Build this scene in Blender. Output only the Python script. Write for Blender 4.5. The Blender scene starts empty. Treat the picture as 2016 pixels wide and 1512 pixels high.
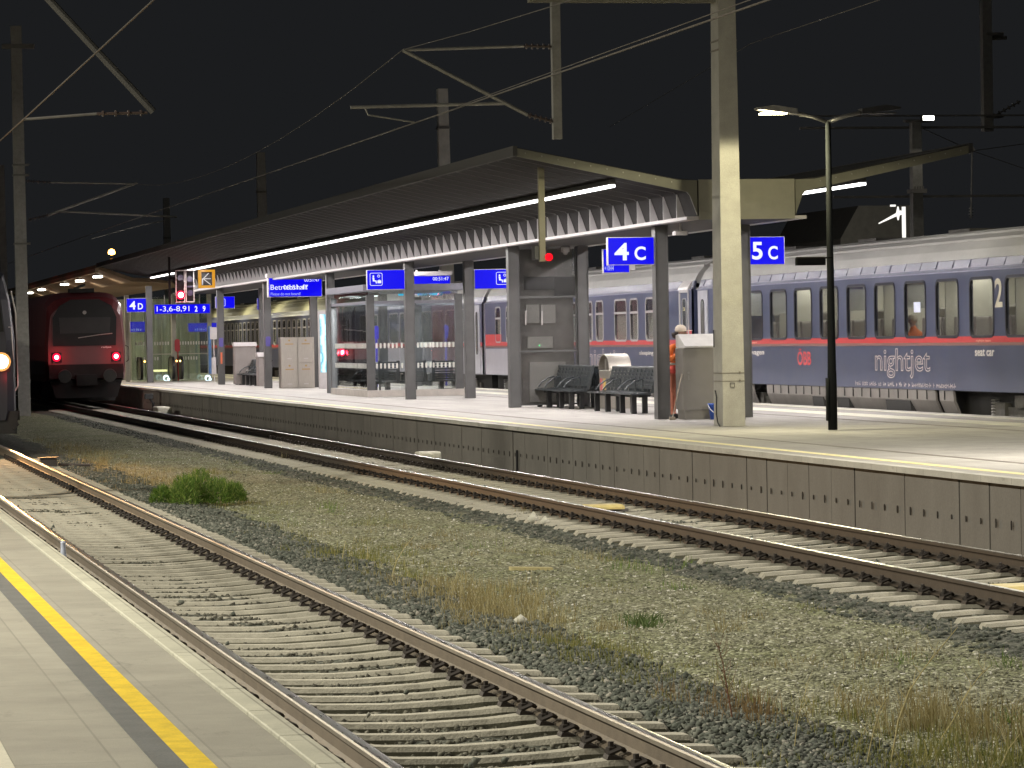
import bpy, math, random
import numpy as np
from mathutils import Vector, Matrix
random.seed(7); RNG = np.random.default_rng(11)
S = bpy.context.scene
COL = S.collection
# ------------------------------------------------------------------ camera
YAW, PITCH, ROLL, FPX, HC = 0.201376, -0.012894, 0.017, 6990.0, 2.168
_f = Vector((math.sin(YAW)*math.cos(PITCH), math.cos(YAW)*math.cos(PITCH), math.sin(PITCH)))
_r0 = Vector((math.cos(YAW), -math.sin(YAW), 0)); _u0 = _r0.cross(_f)
CR = _r0*math.cos(-ROLL) + _u0*math.sin(-ROLL); CU = _u0*math.cos(-ROLL) - _r0*math.sin(-ROLL)
cd = bpy.data.cameras.new('camera'); cam = bpy.data.objects.new('camera', cd); COL.objects.link(cam)
cd.sensor_fit = 'HORIZONTAL'; cd.sensor_width = 36.0; cd.lens = FPX/2016*36.0
cd.clip_start = 0.5; cd.clip_end = 3000
cam.matrix_world = Matrix(((CR.x, CU.x, -_f.x, 0), (CR.y, CU.y, -_f.y, 0), (CR.z, CU.z, -_f.z, HC), (0, 0, 0, 1)))
S.camera = cam
# ------------------------------------------------------------------ night sky, exposure
w = bpy.data.worlds.new('World'); S.world = w; w.use_nodes = True
bg = w.node_tree.nodes['Background']; bg.inputs[0].default_value = (0.0094, 0.0100, 0.0110, 1); bg.inputs[1].default_value = 1.0
S.view_settings.view_transform = 'Standard'; S.view_settings.look = 'None'
S.view_settings.exposure = 0.22; S.view_settings.gamma = 1.0
S.render.engine = 'CYCLES'
S.cycles.use_denoising = True
S.cycles.max_bounces = 8; S.cycles.transparent_max_bounces = 24; S.cycles.diffuse_bounces = 3; S.cycles.glossy_bounces = 4
S.cycles.caustics_reflective = False; S.cycles.caustics_refractive = False
S.cycles.sample_clamp_indirect = 6.0
P_LED, P_LAMP, P_NEAR = 3100.0, 1300.0, 5300.0
ZP = 0.58                                     # platform height above rail top
# ------------------------------------------------------------------ helpers
def at(x, y, X=None, Y=None, Z=None):
    """point of the place seen at photo pixel x,y that lies on the plane X=, Y= or Z="""
    v = _f + CR*((x-1008)/FPX) - CU*((y-756)/FPX)
    if X is not None: t = X/v.x
    elif Y is not None: t = Y/v.y
    else: t = (Z-HC)/v.z
    return Vector((v.x*t, v.y*t, HC+v.z*t))
ORG = {}
class MB:
    def __init__(s): s.v = []; s.f = []; s.m = []; s.cur = 0
    def add(s, vs, fs):
        b = len(s.v); s.v += [tuple(p) for p in vs]; s.f += [tuple(i+b for i in f) for f in fs]; s.m += [s.cur]*len(fs)
        return s
    def box(s, x0, x1, y0, y1, z0, z1):
        if x0 > x1: x0, x1 = x1, x0
        if y0 > y1: y0, y1 = y1, y0
        if z0 > z1: z0, z1 = z1, z0
        return s.add([(x0,y0,z0),(x1,y0,z0),(x1,y1,z0),(x0,y1,z0),(x0,y0,z1),(x1,y0,z1),(x1,y1,z1),(x0,y1,z1)],
              [(0,3,2,1),(4,5,6,7),(0,1,5,4),(1,2,6,5),(2,3,7,6),(3,0,4,7)])
    def cbox(s, x0, x1, y0, y1, z0, z1, c=.02):
        """box with chamfered vertical edges and top"""
        if x0 > x1: x0, x1 = x1, x0
        if y0 > y1: y0, y1 = y1, y0
        pl = [(x0+c,y0),(x1-c,y0),(x1,y0+c),(x1,y1-c),(x1-c,y1),(x0+c,y1),(x0,y1-c),(x0,y0+c)]
        cx, cy = (x0+x1)/2, (y0+y1)/2
        pt = [(px+(c if px < cx else -c)*.7, py+(c if py < cy else -c)*.7) for px, py in pl]
        vs = [(px,py,z0) for px,py in pl]+[(px,py,z1-c) for px,py in pl]+[(px,py,z1) for px,py in pt]
        fs = [tuple(range(7,-1,-1)), tuple(range(16,24))]
        for k in (0, 8):
            fs += [(k+i, k+(i+1)%8, k+8+(i+1)%8, k+8+i) for i in range(8)]
        return s.add(vs, fs)
    def prism(s, poly, a0, a1, axis='y'):
        """poly in (x,z) swept along y; axis 'x': poly in (y,z) swept along x; axis 'z': poly in (x,y)"""
        n = len(poly)
        def mk(p, a): return (p[0], a, p[1]) if axis == 'y' else ((a, p[0], p[1]) if axis == 'x' else (p[0], p[1], a))
        vs = [mk(p, a0) for p in poly]+[mk(p, a1) for p in poly]
        return s.add(vs, [tuple(range(n)), tuple(range(2*n-1, n-1, -1))]+[(i, i+n, (i+1)%n+n, (i+1)%n) for i in range(n)])
    def ring(s, outer, inner, a0, a1, axis='x'):
        n = len(outer)
        def mk(p, a): return (p[0], a, p[1]) if axis == 'y' else ((a, p[0], p[1]) if axis == 'x' else (p[0], p[1], a))
        vs = [mk(p,a0) for p in outer]+[mk(p,a0) for p in inner]+[mk(p,a1) for p in outer]+[mk(p,a1) for p in inner]
        fs = []
        for i in range(n):
            j = (i+1)%n
            fs += [(i,j,n+j,n+i),(2*n+i,3*n+i,3*n+j,2*n+j),(i,2*n+i,2*n+j,j),(n+i,n+j,3*n+j,3*n+i)]
        return s.add(vs, fs)
    def tube(s, pts, r, n=8, r1=None):
        pts = [Vector(p) for p in pts]; rings = []
        rr = [r]*len(pts) if r1 is None else [r+(r1-r)*i/(len(pts)-1) for i in range(len(pts))]
        b = []
        for i, p in enumerate(pts):
            d = (pts[min(i+1, len(pts)-1)]-pts[max(i-1, 0)]).normalized()
            u = d.cross(Vector((0,0,1)));
            if u.length < 1e-3: u = Vector((1,0,0))
            u.normalize(); v = d.cross(u)
            for k in range(n):
                a = 2*math.pi*k/n; b.append(p+(u*math.cos(a)+v*math.sin(a))*rr[i])
        fs = []
        for i in range(len(pts)-1):
            fs += [(i*n+k, i*n+(k+1)%n, (i+1)*n+(k+1)%n, (i+1)*n+k) for k in range(n)]
        fs += [tuple(range(n-1,-1,-1)), tuple(range((len(pts)-1)*n, len(pts)*n))]
        return s.add(b, fs)
    def lathe(s, c, prof, n=16, axis='z'):
        """profile of (radius, height) round an axis through c"""
        vs = []
        for r, h in prof:
            for k in range(n):
                a = 2*math.pi*k/n
                q = (r*math.cos(a), r*math.sin(a), h)
                if axis == 'x': q = (q[2], q[0], q[1])
                if axis == 'y': q = (q[0], q[2], q[1])
                vs.append((c[0]+q[0], c[1]+q[1], c[2]+q[2]))
        m = len(prof); fs = []
        for i in range(m-1): fs += [(i*n+k, i*n+(k+1)%n, (i+1)*n+(k+1)%n, (i+1)*n+k) for k in range(n)]
        fs += [tuple(range(n-1,-1,-1)), tuple(range((m-1)*n, m*n))]
        return s.add(vs, fs)
def link(o, parent=None):
    COL.objects.link(o)
    if parent is not None: o.parent = parent
    return o
def meshobj(name, me, mats, parent=None, smooth=False):
    o = bpy.data.objects.new(name, me); link(o, parent)
    for m in (mats if isinstance(mats, (list, tuple)) else [mats]): me.materials.append(m)
    if smooth: me.polygons.foreach_set('use_smooth', [True]*len(me.polygons))
    return o
def obj(name, mb, mats, parent=None, smooth=False, **kw):
    org = ORG.get(parent.name, (0,0,0)) if parent is not None else (0,0,0)
    me = bpy.data.meshes.new(name)
    me.from_pydata([(a-org[0], b-org[1], c-org[2]) for a,b,c in mb.v], [], mb.f)
    o = meshobj(name, me, mats, parent, smooth)
    if any(mb.m): me.polygons.foreach_set('material_index', mb.m)
    me.validate(); me.update()
    ORG[o.name] = org
    for k, v in kw.items(): o[k] = v
    return o
def tag(o, label, cat, group=None):
    o['label'] = label; o['category'] = cat
    if group: o['group'] = group
    return o
def thing(name, label, cat, loc=(0,0,0), group=None):
    o = bpy.data.objects.new(name, None); link(o); o.location = loc; o.empty_display_size = .2
    ORG[o.name] = tuple(loc)
    return tag(o, label, cat, group)
def struct(name, mb, m, smooth=False): return obj(name, mb, m, None, smooth, kind='structure')
def dup(root, loc, label=None, group=None, rotz=None):
    def rec(o, p):
        c = o.copy(); link(c)
        if p is not None: c.parent = p
        for ch in [x for x in ALLCH(o)]: rec(ch, c)
        return c
    c = rec(root, None); c.location = loc
    if rotz is not None: c.rotation_euler = (0,0,rotz)
    if label: c['label'] = label
    if group: c['group'] = group
    ORG[c.name] = tuple(loc)
    return c
def ALLCH(o): return list(o.children)
def rrect(cy, cz, w, h, r, n=4):
    """rounded rectangle outline as a list of (a,b)"""
    out = []
    for sx, sz, a0 in ((1,1,0),(-1,1,90),(-1,-1,180),(1,-1,270)):
        for i in range(n+1):
            a = math.radians(a0+90*i/n)
            out.append((cy+sx*(w/2-r)+r*math.cos(a), cz+sz*(h/2-r)+r*math.sin(a)))
    return out
# ------------------------------------------------------------------ materials
def nt(name):
    m = bpy.data.materials.new(name); m.use_nodes = True
    return m, m.node_tree.nodes, m.node_tree.links, m.node_tree.nodes['Principled BSDF']
def mat(name, c, rough=.6, metal=0., var=.15, vs=3., bump=0., bs=40., spec=.5, stretch=None, fine=0.):
    m, N, L, B = nt(name)
    B.inputs['Roughness'].default_value = rough; B.inputs['Metallic'].default_value = metal
    B.inputs['Specular IOR Level'].default_value = spec
    tc = N.new('ShaderNodeTexCoord'); src = tc.outputs['Object']
    if stretch:
        mp = N.new('ShaderNodeMapping'); mp.inputs['Scale'].default_value = stretch; L.new(src, mp.inputs[0]); src = mp.outputs[0]
    nz = N.new('ShaderNodeTexNoise'); nz.inputs['Scale'].default_value = vs; nz.inputs['Detail'].default_value = 6; nz.inputs['Roughness'].default_value = .65
    L.new(src, nz.inputs['Vector'])
    r = N.new('ShaderNodeValToRGB')
    r.color_ramp.elements[0].position = .3; r.color_ramp.elements[1].position = .7
    r.color_ramp.elements[0].color = tuple(x*(1-var) for x in c)+(1,); r.color_ramp.elements[1].color = tuple(min(1, x*(1+var)) for x in c)+(1,)
    L.new(nz.outputs['Fac'], r.inputs[0]); out = r.outputs[0]
    if fine:
        n3 = N.new('ShaderNodeTexNoise'); n3.inputs['Scale'].default_value = bs*2; n3.inputs['Detail'].default_value = 3; L.new(src, n3.inputs['Vector'])
        mr = N.new('ShaderNodeMapRange'); mr.inputs[1].default_value = .3; mr.inputs[2].default_value = .7
        mr.inputs[3].default_value = 1-fine; mr.inputs[4].default_value = 1+fine; L.new(n3.outputs['Fac'], mr.inputs[0])
        mx = N.new('ShaderNodeMix'); mx.data_type = 'RGBA'; mx.blend_type = 'MULTIPLY'; mx.inputs[0].default_value = 1
        L.new(out, mx.inputs[6]); L.new(mr.outputs[0], mx.inputs[7]); out = mx.outputs[2]
    L.new(out, B.inputs['Base Color'])
    rr = N.new('ShaderNodeMapRange'); rr.inputs[3].default_value = max(.03, rough-.08); rr.inputs[4].default_value = min(1, rough+.1)
    L.new(nz.outputs['Fac'], rr.inputs[0]); L.new(rr.outputs[0], B.inputs['Roughness'])
    if bump:
        n2 = N.new('ShaderNodeTexNoise'); n2.inputs['Scale'].default_value = bs; n2.inputs['Detail'].default_value = 5; L.new(src, n2.inputs['Vector'])
        b = N.new('ShaderNodeBump'); b.inputs['Strength'].default_value = bump; b.inputs['Distance'].default_value = .02
        L.new(n2.outputs['Fac'], b.inputs['Height']); L.new(b.outputs[0], B.inputs['Normal'])
    return m
def emi(name, c, s=1., base=(.004,.004,.004)):
    m, N, L, B = nt(name)
    B.inputs['Base Color'].default_value = base+(1,); B.inputs['Roughness'].default_value = .5; B.inputs['Specular IOR Level'].default_value = .08
    B.inputs['Emission Color'].default_value = c+(1,); B.inputs['Emission Strength'].default_value = s
    nz = N.new('ShaderNodeTexNoise'); nz.inputs['Scale'].default_value = 2.; tc = N.new('ShaderNodeTexCoord'); L.new(tc.outputs['Object'], nz.inputs['Vector'])
    mr = N.new('ShaderNodeMapRange'); mr.inputs[3].default_value = s*.93; mr.inputs[4].default_value = s*1.07
    L.new(nz.outputs['Fac'], mr.inputs[0]); L.new(mr.outputs[0], B.inputs['Emission Strength'])
    return m
def glass(name, tint=(.9,.92,.92), refl=.10, rough=.02, gl=(1,1,1), graze=.6):
    m, N, L, B = nt(name); N.remove(B)
    t = N.new('ShaderNodeBsdfTransparent'); t.inputs[0].default_value = tint+(1,)
    g = N.new('ShaderNodeBsdfGlossy'); g.inputs['Roughness'].default_value = rough; g.inputs['Color'].default_value = gl+(1,)
    lw = N.new('ShaderNodeLayerWeight'); lw.inputs['Blend'].default_value = .35
    mr = N.new('ShaderNodeMapRange'); mr.inputs[3].default_value = refl; mr.inputs[4].default_value = min(1, refl+graze)
    L.new(lw.outputs['Facing'], mr.inputs[0])
    nz = N.new('ShaderNodeTexNoise'); nz.inputs['Scale'].default_value = 1.3; tc = N.new('ShaderNodeTexCoord'); L.new(tc.outputs['Object'], nz.inputs['Vector'])
    b = N.new('ShaderNodeBump'); b.inputs['Strength'].default_value = .04; b.inputs['Distance'].default_value = .05
    L.new(nz.outputs['Fac'], b.inputs['Height']); L.new(b.outputs[0], g.inputs['Normal'])
    mx = N.new('ShaderNodeMixShader'); L.new(mr.outputs[0], mx.inputs[0]); L.new(t.outputs[0], mx.inputs[1]); L.new(g.outputs[0], mx.inputs[2])
    L.new(mx.outputs[0], N['Material Output'].inputs[0])
    return m
def island(name, cols, rough=.9, spec=.3, thru=0.):
    """a different tone for every stone or blade of one mesh"""
    m, N, L, B = nt(name); B.inputs['Roughness'].default_value = rough; B.inputs['Specular IOR Level'].default_value = spec
    g = N.new('ShaderNodeNewGeometry'); r = N.new('ShaderNodeValToRGB'); r.color_ramp.interpolation = 'LINEAR'
    while len(r.color_ramp.elements) < len(cols): r.color_ramp.elements.new(.5)
    for e, (p, c) in zip(r.color_ramp.elements, cols): e.position = p; e.color = c+(1,)
    L.new(g.outputs['Random Per Island'], r.inputs[0]); L.new(r.outputs[0], B.inputs['Base Color'])
    if thru:
        tb = N.new('ShaderNodeBsdfTranslucent'); L.new(r.outputs[0], tb.inputs[0]); mx = N.new('ShaderNodeMixShader'); mx.inputs[0].default_value = thru
        L.new(B.outputs[0], mx.inputs[1]); L.new(tb.outputs[0], mx.inputs[2]); L.new(mx.outputs[0], N['Material Output'].inputs[0])
    return m
concrete = mat('concrete', (.40,.38,.34), .8, var=.16, vs=2.2, bump=.25, bs=60, fine=.12)
concrete_col = mat('cast concrete', (.36,.345,.31), .75, var=.13, vs=3., bump=.15, bs=50, fine=.12)
sleeper_m = mat('sleeper concrete', (.385,.36,.295), .85, var=.22, vs=4, bump=.3, bs=60, fine=.2)
sleeper_side = mat('dirty shaded sleeper side', (.12,.114,.08), .9, var=.35, vs=9, bump=.3, bs=60, fine=.25)  # colour holds both the dirt and the shade between sleepers
rust = mat('rusty rail steel', (.122,.097,.070), .7, .25, var=.2, vs=6, bump=.1, bs=80, fine=.15)
railtop = mat('worn rail head', (.52,.50,.47), .28, .9, var=.12, vs=5, stretch=(6,.35,1))
railside = mat('rail head side', (.25,.22,.18), .5, .5, var=.2, vs=6)
clip_m = mat('clip steel', (.036,.028,.024), .75, .2, var=.4, vs=20)
darkmetal = mat('anthracite paint', (.085,.085,.088), .5, .1, var=.12, vs=4)
darksteel = mat('dark roof sheet', (.045,.043,.043), .75, 0, var=.15, vs=2)
soffit_m = mat('soffit sheet', (.042,.040,.0405), .85, 0, var=.2, vs=2, spec=.06)
palesteel = mat('pale galvanised sheet', (.50,.47,.475), .55, .3, var=.1, vs=4)
olive = mat('end plate paint', (.20,.19,.15), .55, .0, var=.1, vs=3)
steel = mat('brushed stainless', (.42,.39,.35), .36, .85, var=.12, vs=4, stretch=(30,30,1.5))
galv = mat('galvanised steel', (.30,.29,.27), .5, .6, var=.18, vs=8)
galvdark = mat('weathered mast', (.16,.15,.14), .7, .2, var=.18, vs=5)
black = mat('black plastic', (.02,.02,.022), .45, var=.2)
blackgloss = mat('black bench lacquer', (.032,.039,.045), .36, .0, var=.2, spec=.7)
wire_m = mat('contact wire', (.13,.12,.11), .7, 0, var=.2, spec=.1)
blue_e = emi('lit blue sign face', (.003,.001,.80), .95)
blue_dim = emi('dim blue sign face', (.02,.02,.55), .8)
white_e = emi('lit sign lettering', (.92,.95,1.), .9)
cyan_dim = emi('dim sign lettering', (.5,.55,1.), .75)
led_e = emi('led tube', (1.,.97,.95), 5.)
lampwarm_e = emi('lamp lens', (1.,.9,.5), 40.)
lampcold_e = emi('cold lamp lens', (1.,.97,.85), 14.)
red_e = emi('red lamp', (1.,.01,.04), 22.)
redsig_e = emi('red signal lens', (1.,.25,.28), 12.)
reddim_e = emi('red ring lamp', (1.,.0,.01), 1.6)
amber_e = emi('amber lamp', (1.,.45,.08), 14.)
clear = glass('clear glass', (.93,.95,.95), .06)
tinted = glass('grey tinted glass', (.5,.5,.5), .10)
panewin = glass('coach window glass', (.80,.81,.79), .06, .14, graze=.34)
# ------------------------------------------------------------------ text
_tc = {}
def text_geo(txt, outline=0., bold=.022):
    k = (txt, outline)
    if k in _tc: return _tc[k]
    cu = bpy.data.curves.new('t', 'FONT'); cu.body = txt; cu.resolution_u = 4
    if not outline: cu.offset = bold
    if outline: cu.fill_mode = 'NONE'; cu.bevel_depth = outline; cu.bevel_resolution = 0
    ob = bpy.data.objects.new('t', cu); COL.objects.link(ob)
    me = bpy.data.meshes.new_from_object(ob.evaluated_get(bpy.context.evaluated_depsgraph_get()))
    vs = [tuple(v.co) for v in me.vertices]; fs = [tuple(p.vertices) for p in me.polygons]
    bpy.data.objects.remove(ob); bpy.data.curves.remove(cu); bpy.data.meshes.remove(me)
    xs = [v[0] for v in vs]; ys = [v[1] for v in vs]
    x0, x1, y0, y1 = min(xs), max(xs), min(ys), max(ys)
    vs = [((v[0]-x0)/(x1-x0), (v[1]-y0)/(y1-y0), v[2]) for v in vs]
    _tc[k] = (vs, fs); return _tc[k]
def text_y(mb, txt, x0, x1, z0, z1, y, outline=0.):
    """lettering on a face that looks towards -Y"""
    vs, fs = text_geo(txt, outline, .0 if len(txt) > 7 else .022)
    mb.add([(x0+u*(x1-x0), y-.003-t*.2, z0+v*(z1-z0)) for u, v, t in vs], fs); return mb
def text_x(mb, txt, y0, y1, z0, z1, x, outline=0., mirror=False):
    """lettering on a face that looks towards -X; reads from y0 (left) to y1"""
    vs, fs = text_geo(txt, outline)
    mb.add([(x-.004-t*.15, y0+u*(y1-y0), z0+v*(z1-z0)) for u, v, t in vs], fs); return mb
exec_parts = []
# ================================================================== SETTING: ground
def ground_mat():
    m, N, L, B = nt('gravel and ballast'); B.inputs['Roughness'].default_value = .9; B.inputs['Specular IOR Level'].default_value = .25
    tc = N.new('ShaderNodeTexCoord'); sx = N.new('ShaderNodeSeparateXYZ'); L.new(tc.outputs['Object'], sx.inputs[0])
    nz = N.new('ShaderNodeTexNoise'); nz.inputs['Scale'].default_value = 1.1; nz.inputs['Detail'].default_value = 5; L.new(tc.outputs['Object'], nz.inputs['Vector'])
    def math_(op, a, b):
        n = N.new('ShaderNodeMath'); n.operation = op
        for i, q in enumerate((a, b)):
            if isinstance(q, (int, float)): n.inputs[i].default_value = q
            else: L.new(q, n.inputs[i])
        return n.outputs[0]
    xx = math_('ADD', sx.outputs[0], math_('MULTIPLY', math_('SUBTRACT', nz.outputs['Fac'], .5), .9))
    def ss(v, a, b):
        n = N.new('ShaderNodeMapRange'); n.interpolation_type = 'SMOOTHSTEP'; n.inputs[1].default_value = a; n.inputs[2].default_value = b; L.new(v, n.inputs[0]); return n.outputs[0]
    mid = math_('MULTIPLY', ss(xx, 5.95, 6.15), math_('SUBTRACT', 1., ss(xx, 8.75, 8.95)))
    def cells(scale, cols):
        vo = N.new('ShaderNodeTexVoronoi'); vo.inputs['Scale'].default_value = scale; L.new(tc.outputs['Object'], vo.inputs['Vector'])
        sp = N.new('ShaderNodeSeparateColor'); L.new(vo.outputs['Color'], sp.inputs[0])
        r = N.new('ShaderNodeValToRGB')
        while len(r.color_ramp.elements) < len(cols): r.color_ramp.elements.new(.5)
        for e, (p, c) in zip(r.color_ramp.elements, cols): e.position = p; e.color = c+(1,)
        L.new(sp.outputs[0], r.inputs[0]); return r.outputs[0], vo.outputs['Distance']
    ca, da = cells(20., [(0,(.04,.042,.034)),(.5,(.085,.088,.07)),(.93,(.14,.14,.115)),(1,(.24,.23,.19))])
    cb, db = cells(34., [(0,(.10,.094,.066)),(.45,(.215,.21,.145)),(.8,(.33,.32,.235)),(.93,(.5,.48,.39)),(1,(.68,.66,.60))])
    big = N.new('ShaderNodeTexNoise'); big.inputs['Scale'].default_value = .55; big.inputs['Detail'].default_value = 4; L.new(tc.outputs['Object'], big.inputs['Vector'])
    tint = N.new('ShaderNodeValToRGB'); tint.color_ramp.elements[0].position = .35; tint.color_ramp.elements[1].position = .68
    tint.color_ramp.elements[0].color = (.76,.82,.60,1); tint.color_ramp.elements[1].color = (1.0,1.0,.93,1); L.new(big.outputs['Fac'], tint.inputs[0])
    mt = N.new('ShaderNodeMix'); mt.data_type = 'RGBA'; mt.blend_type = 'MULTIPLY'; mt.inputs[0].default_value = 1.; L.new(cb, mt.inputs[6]); L.new(tint.outputs[0], mt.inputs[7])
    mx = N.new('ShaderNodeMix'); mx.data_type = 'RGBA'; L.new(mid, mx.inputs[0]); L.new(ca, mx.inputs[6]); L.new(mt.outputs[2], mx.inputs[7])
    L.new(mx.outputs[2], B.inputs['Base Color'])
    dm = N.new('ShaderNodeMix'); dm.data_type = 'FLOAT'; L.new(mid, dm.inputs[0]); L.new(da, dm.inputs[2]); L.new(db, dm.inputs[3])
    b = N.new('ShaderNodeBump'); b.inputs['Strength'].default_value = .9; b.inputs['Distance'].default_value = .03; b.invert = True
    L.new(dm.outputs[0], b.inputs['Height']); L.new(b.outputs[0], B.inputs['Normal'])
    return m
GXS = [1.6,2.0,2.45,5.2,5.38,5.75,6.3,6.8,7.6,8.4,8.9,9.1,9.35,12.2,12.5,12.95]
GZS = [-.29,-.285,-.240,-.240,-.20,-.22,-.27,-.25,-.22,-.235,-.25,-.225,-.238,-.24,-.26,-.25]
def gz(x, y):
    return np.interp(x, GXS, GZS) + .018*np.sin(x*2.3+y*.9)*np.cos(y*.61+x) + .012*np.sin(y*2.1+x*3.7)
def build_ground():
    xs = np.concatenate([np.arange(1.6, 12.96, .09)]); ys = np.concatenate([np.arange(8, 60, .14), np.arange(60, 240, .8)])
    X, Yg = np.meshgrid(xs, ys); Z = gz(X, Yg) + RNG.normal(0, .006, X.shape)
    V = np.stack([X, Yg, Z], -1).reshape(-1, 3); ny, nx = X.shape
    i = np.arange((ny-1)*(nx-1)); r, c = i//(nx-1), i % (nx-1); a = r*nx+c
    F = np.stack([a, a+1, a+nx+1, a+nx], 1)
    me = npmesh('ground', V, F); o = meshobj('ground', me, ground_mat(), smooth=True); o['kind'] = 'structure'
def npmesh(name, V, F):
    me = bpy.data.meshes.new(name); k = F.shape[1]
    me.vertices.add(len(V)); me.vertices.foreach_set('co', np.asarray(V, np.float32).ravel())
    me.loops.add(F.size); me.loops.foreach_set('vertex_index', F.astype(np.int32).ravel())
    me.polygons.add(len(F)); me.polygons.foreach_set('loop_start', np.arange(0, F.size, k, dtype=np.int32))
    me.update(calc_edges=True); return me
build_ground()
g = MB(); g.box(-300, 1.7, -60, 900, -.9, -.45); g.box(21.9, 400, -60, 900, -.9, -.35); g.box(1.7, 21.9, 238, 900, -.9, -.35)
struct('terrain', g, mat('dark ballast field', (.07,.068,.06), .95, var=.35, vs=2, bump=.5, bs=30))
OCT = np.array([(1,0,0),(-1,0,0),(0,1,0),(0,-1,0),(0,0,1),(0,0,-1)], float)
OCF = np.array([(0,2,4),(2,1,4),(1,3,4),(3,0,4),(2,0,5),(1,2,5),(3,1,5),(0,3,5)])
def stones(name, x, y, zoff, smin, smax, m, squash=.75):
    n = len(x); V = np.repeat(OCT[None], n, 0)*RNG.uniform(.65, 1.25, (n, 6, 1)) + RNG.normal(0, .17, (n, 6, 3))
    sz = RNG.uniform(smin, smax, (n, 1, 1))*RNG.uniform(.75, 1.25, (n, 1, 3)); V = V*sz
    q = RNG.normal(size=(n, 4)); q /= np.linalg.norm(q, axis=1, keepdims=True); a, b, c, d = q.T
    R = np.stack([1-2*(c*c+d*d), 2*(b*c-a*d), 2*(b*d+a*c), 2*(b*c+a*d), 1-2*(b*b+d*d), 2*(c*d-a*b), 2*(b*d-a*c), 2*(c*d+a*b), 1-2*(b*b+c*c)], 1).reshape(n, 3, 3)
    V = np.einsum('nij,nkj->nki', R, V); V[:, :, 2] *= squash
    V[:, :, 0] += x[:, None]; V[:, :, 1] += y[:, None]; V[:, :, 2] += (gz(x, y)+zoff)[:, None]
    F = (OCF[None]+np.arange(n)[:, None, None]*6).reshape(-1, 3)
    o = meshobj(name, npmesh(name, V.reshape(-1, 3), F), m); o['kind'] = 'stuff'; return o
bal_m = island('ballast stone', [(0,(.05,.056,.046)),(.5,(.105,.114,.094)),(.88,(.17,.172,.145)),(1,(.29,.27,.23))])
grv_m = island('gravel stone', [(0,(.085,.083,.058)),(.5,(.205,.203,.138)),(.85,(.31,.305,.22)),(.95,(.5,.48,.40)),(1,(.78,.76,.70))])
def samp(n, x0, x1, y0, y1, p=1.):
    """points spread so that they thin out with distance"""
    u = RNG.random(n); y = y0*(y1/y0)**(u**p); return RNG.uniform(x0, x1, n), y
x, y = samp(26000, 5.2, 6.25, 15.5, 75); k = RNG.random(len(x)) < np.clip((6.3-x)/.5, 0, 1)
stones('ballast_stones', x[k], y[k], .010, .014, .036, bal_m)
x, y = samp(24000, 2.25, 5.2, 15, 70); stones('ballast_stones', x, y, .006, .014, .030, island('brown ballast stone', [(0,(.045,.042,.032)),(.5,(.098,.094,.072)),(.9,(.16,.15,.118)),(1,(.26,.24,.2))]))
x, y = samp(26000, 8.75, 12.75, 25, 120); k = (x < 9.4) | (RNG.random(len(x)) < .75)
stones('ballast_stones', x[k], y[k], .006, .016, .036, bal_m)
x, y = samp(60000, 5.75, 9.05, 17, 90, 1.15); k = RNG.random(len(x)) < np.clip((x-5.75)/.5, 0, 1)*np.clip((9.1-x)/.3, 0, 1)
stones('gravel_stones', x[k], y[k], -.002, .009, .021, grv_m)
# loose dark stones lying on the near sleepers
x = np.array([3.62,3.66,3.75,3.9,3.52,3.3,4.0,3.7,3.42,3.46,3.85,3.3,3.36,3.25]); y = np.array([19.2,19.25,19.6,19.5,21.9,27.4,23.3,30.2,32.,32.1,33.5,46,46.4,52.])
stones('ballast_stones', x, y, .065, .02, .036, bal_m, 1.)
# ================================================================== TRACKS
def sleeper_geo():
    st = [(-1.43,-.235,.075),(-1.39,-.19,.09),(-1.1,-.176,.094),(-.62,-.176,.094),(-.42,-.192,.074),(0,-.205,.068),(.42,-.192,.074),(.62,-.176,.094),(1.1,-.176,.094),(1.39,-.19,.09),(1.43,-.235,.075)]
    vs = []; fs = []
    for x, z, wd in st: vs += [(x,-wd-.03,-.36),(x,-wd,z-.03),(x,-wd+.02,z),(x,wd-.02,z),(x,wd,z-.03),(x,wd+.03,-.36)]
    for i in range(len(st)-1):
        for k in range(5): fs.append((i*6+k, i*6+k+1, (i+1)*6+k+1, (i+1)*6+k))
    fs += [tuple(range(5,-1,-1)), tuple(range(len(vs)-6, len(vs)))]
    return vs, fs
def clip_geo(x, s):
    m = MB(); cx = x+s*.125
    m.prism([(cx-.05,-.19),(cx+.05,-.19),(cx+.042,-.165),(cx+.02*s-.015,-.148),(cx-.042,-.162)], -.058, .058)
    m.lathe((cx+s*.01, 0, -.145), [(.030,0),(.030,.035),(.017,.04),(.017,.066)], 6)
    m.tube([(cx+s*.03,-.05,-.14),(cx-s*.03,-.065,-.112),(cx-s*.06,-.03,-.128),(cx-s*.06,.03,-.128),(cx-s*.03,.065,-.112),(cx+s*.03,.05,-.14)], .015, 5)
    return m
RP = [(-.075,-.172),(.075,-.172),(.075,-.160),(.03,-.145),(.01,-.125),(.0085,-.06),(.014,-.045),(.036,-.036),(.037,-.012),(.030,-.002),(.012,.001),(-.012,.001),(-.030,-.002),(-.037,-.012),(-.036,-.036),(-.014,-.045),(-.0085,-.06),(-.01,-.125),(-.03,-.145),(-.075,-.160)]
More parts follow.
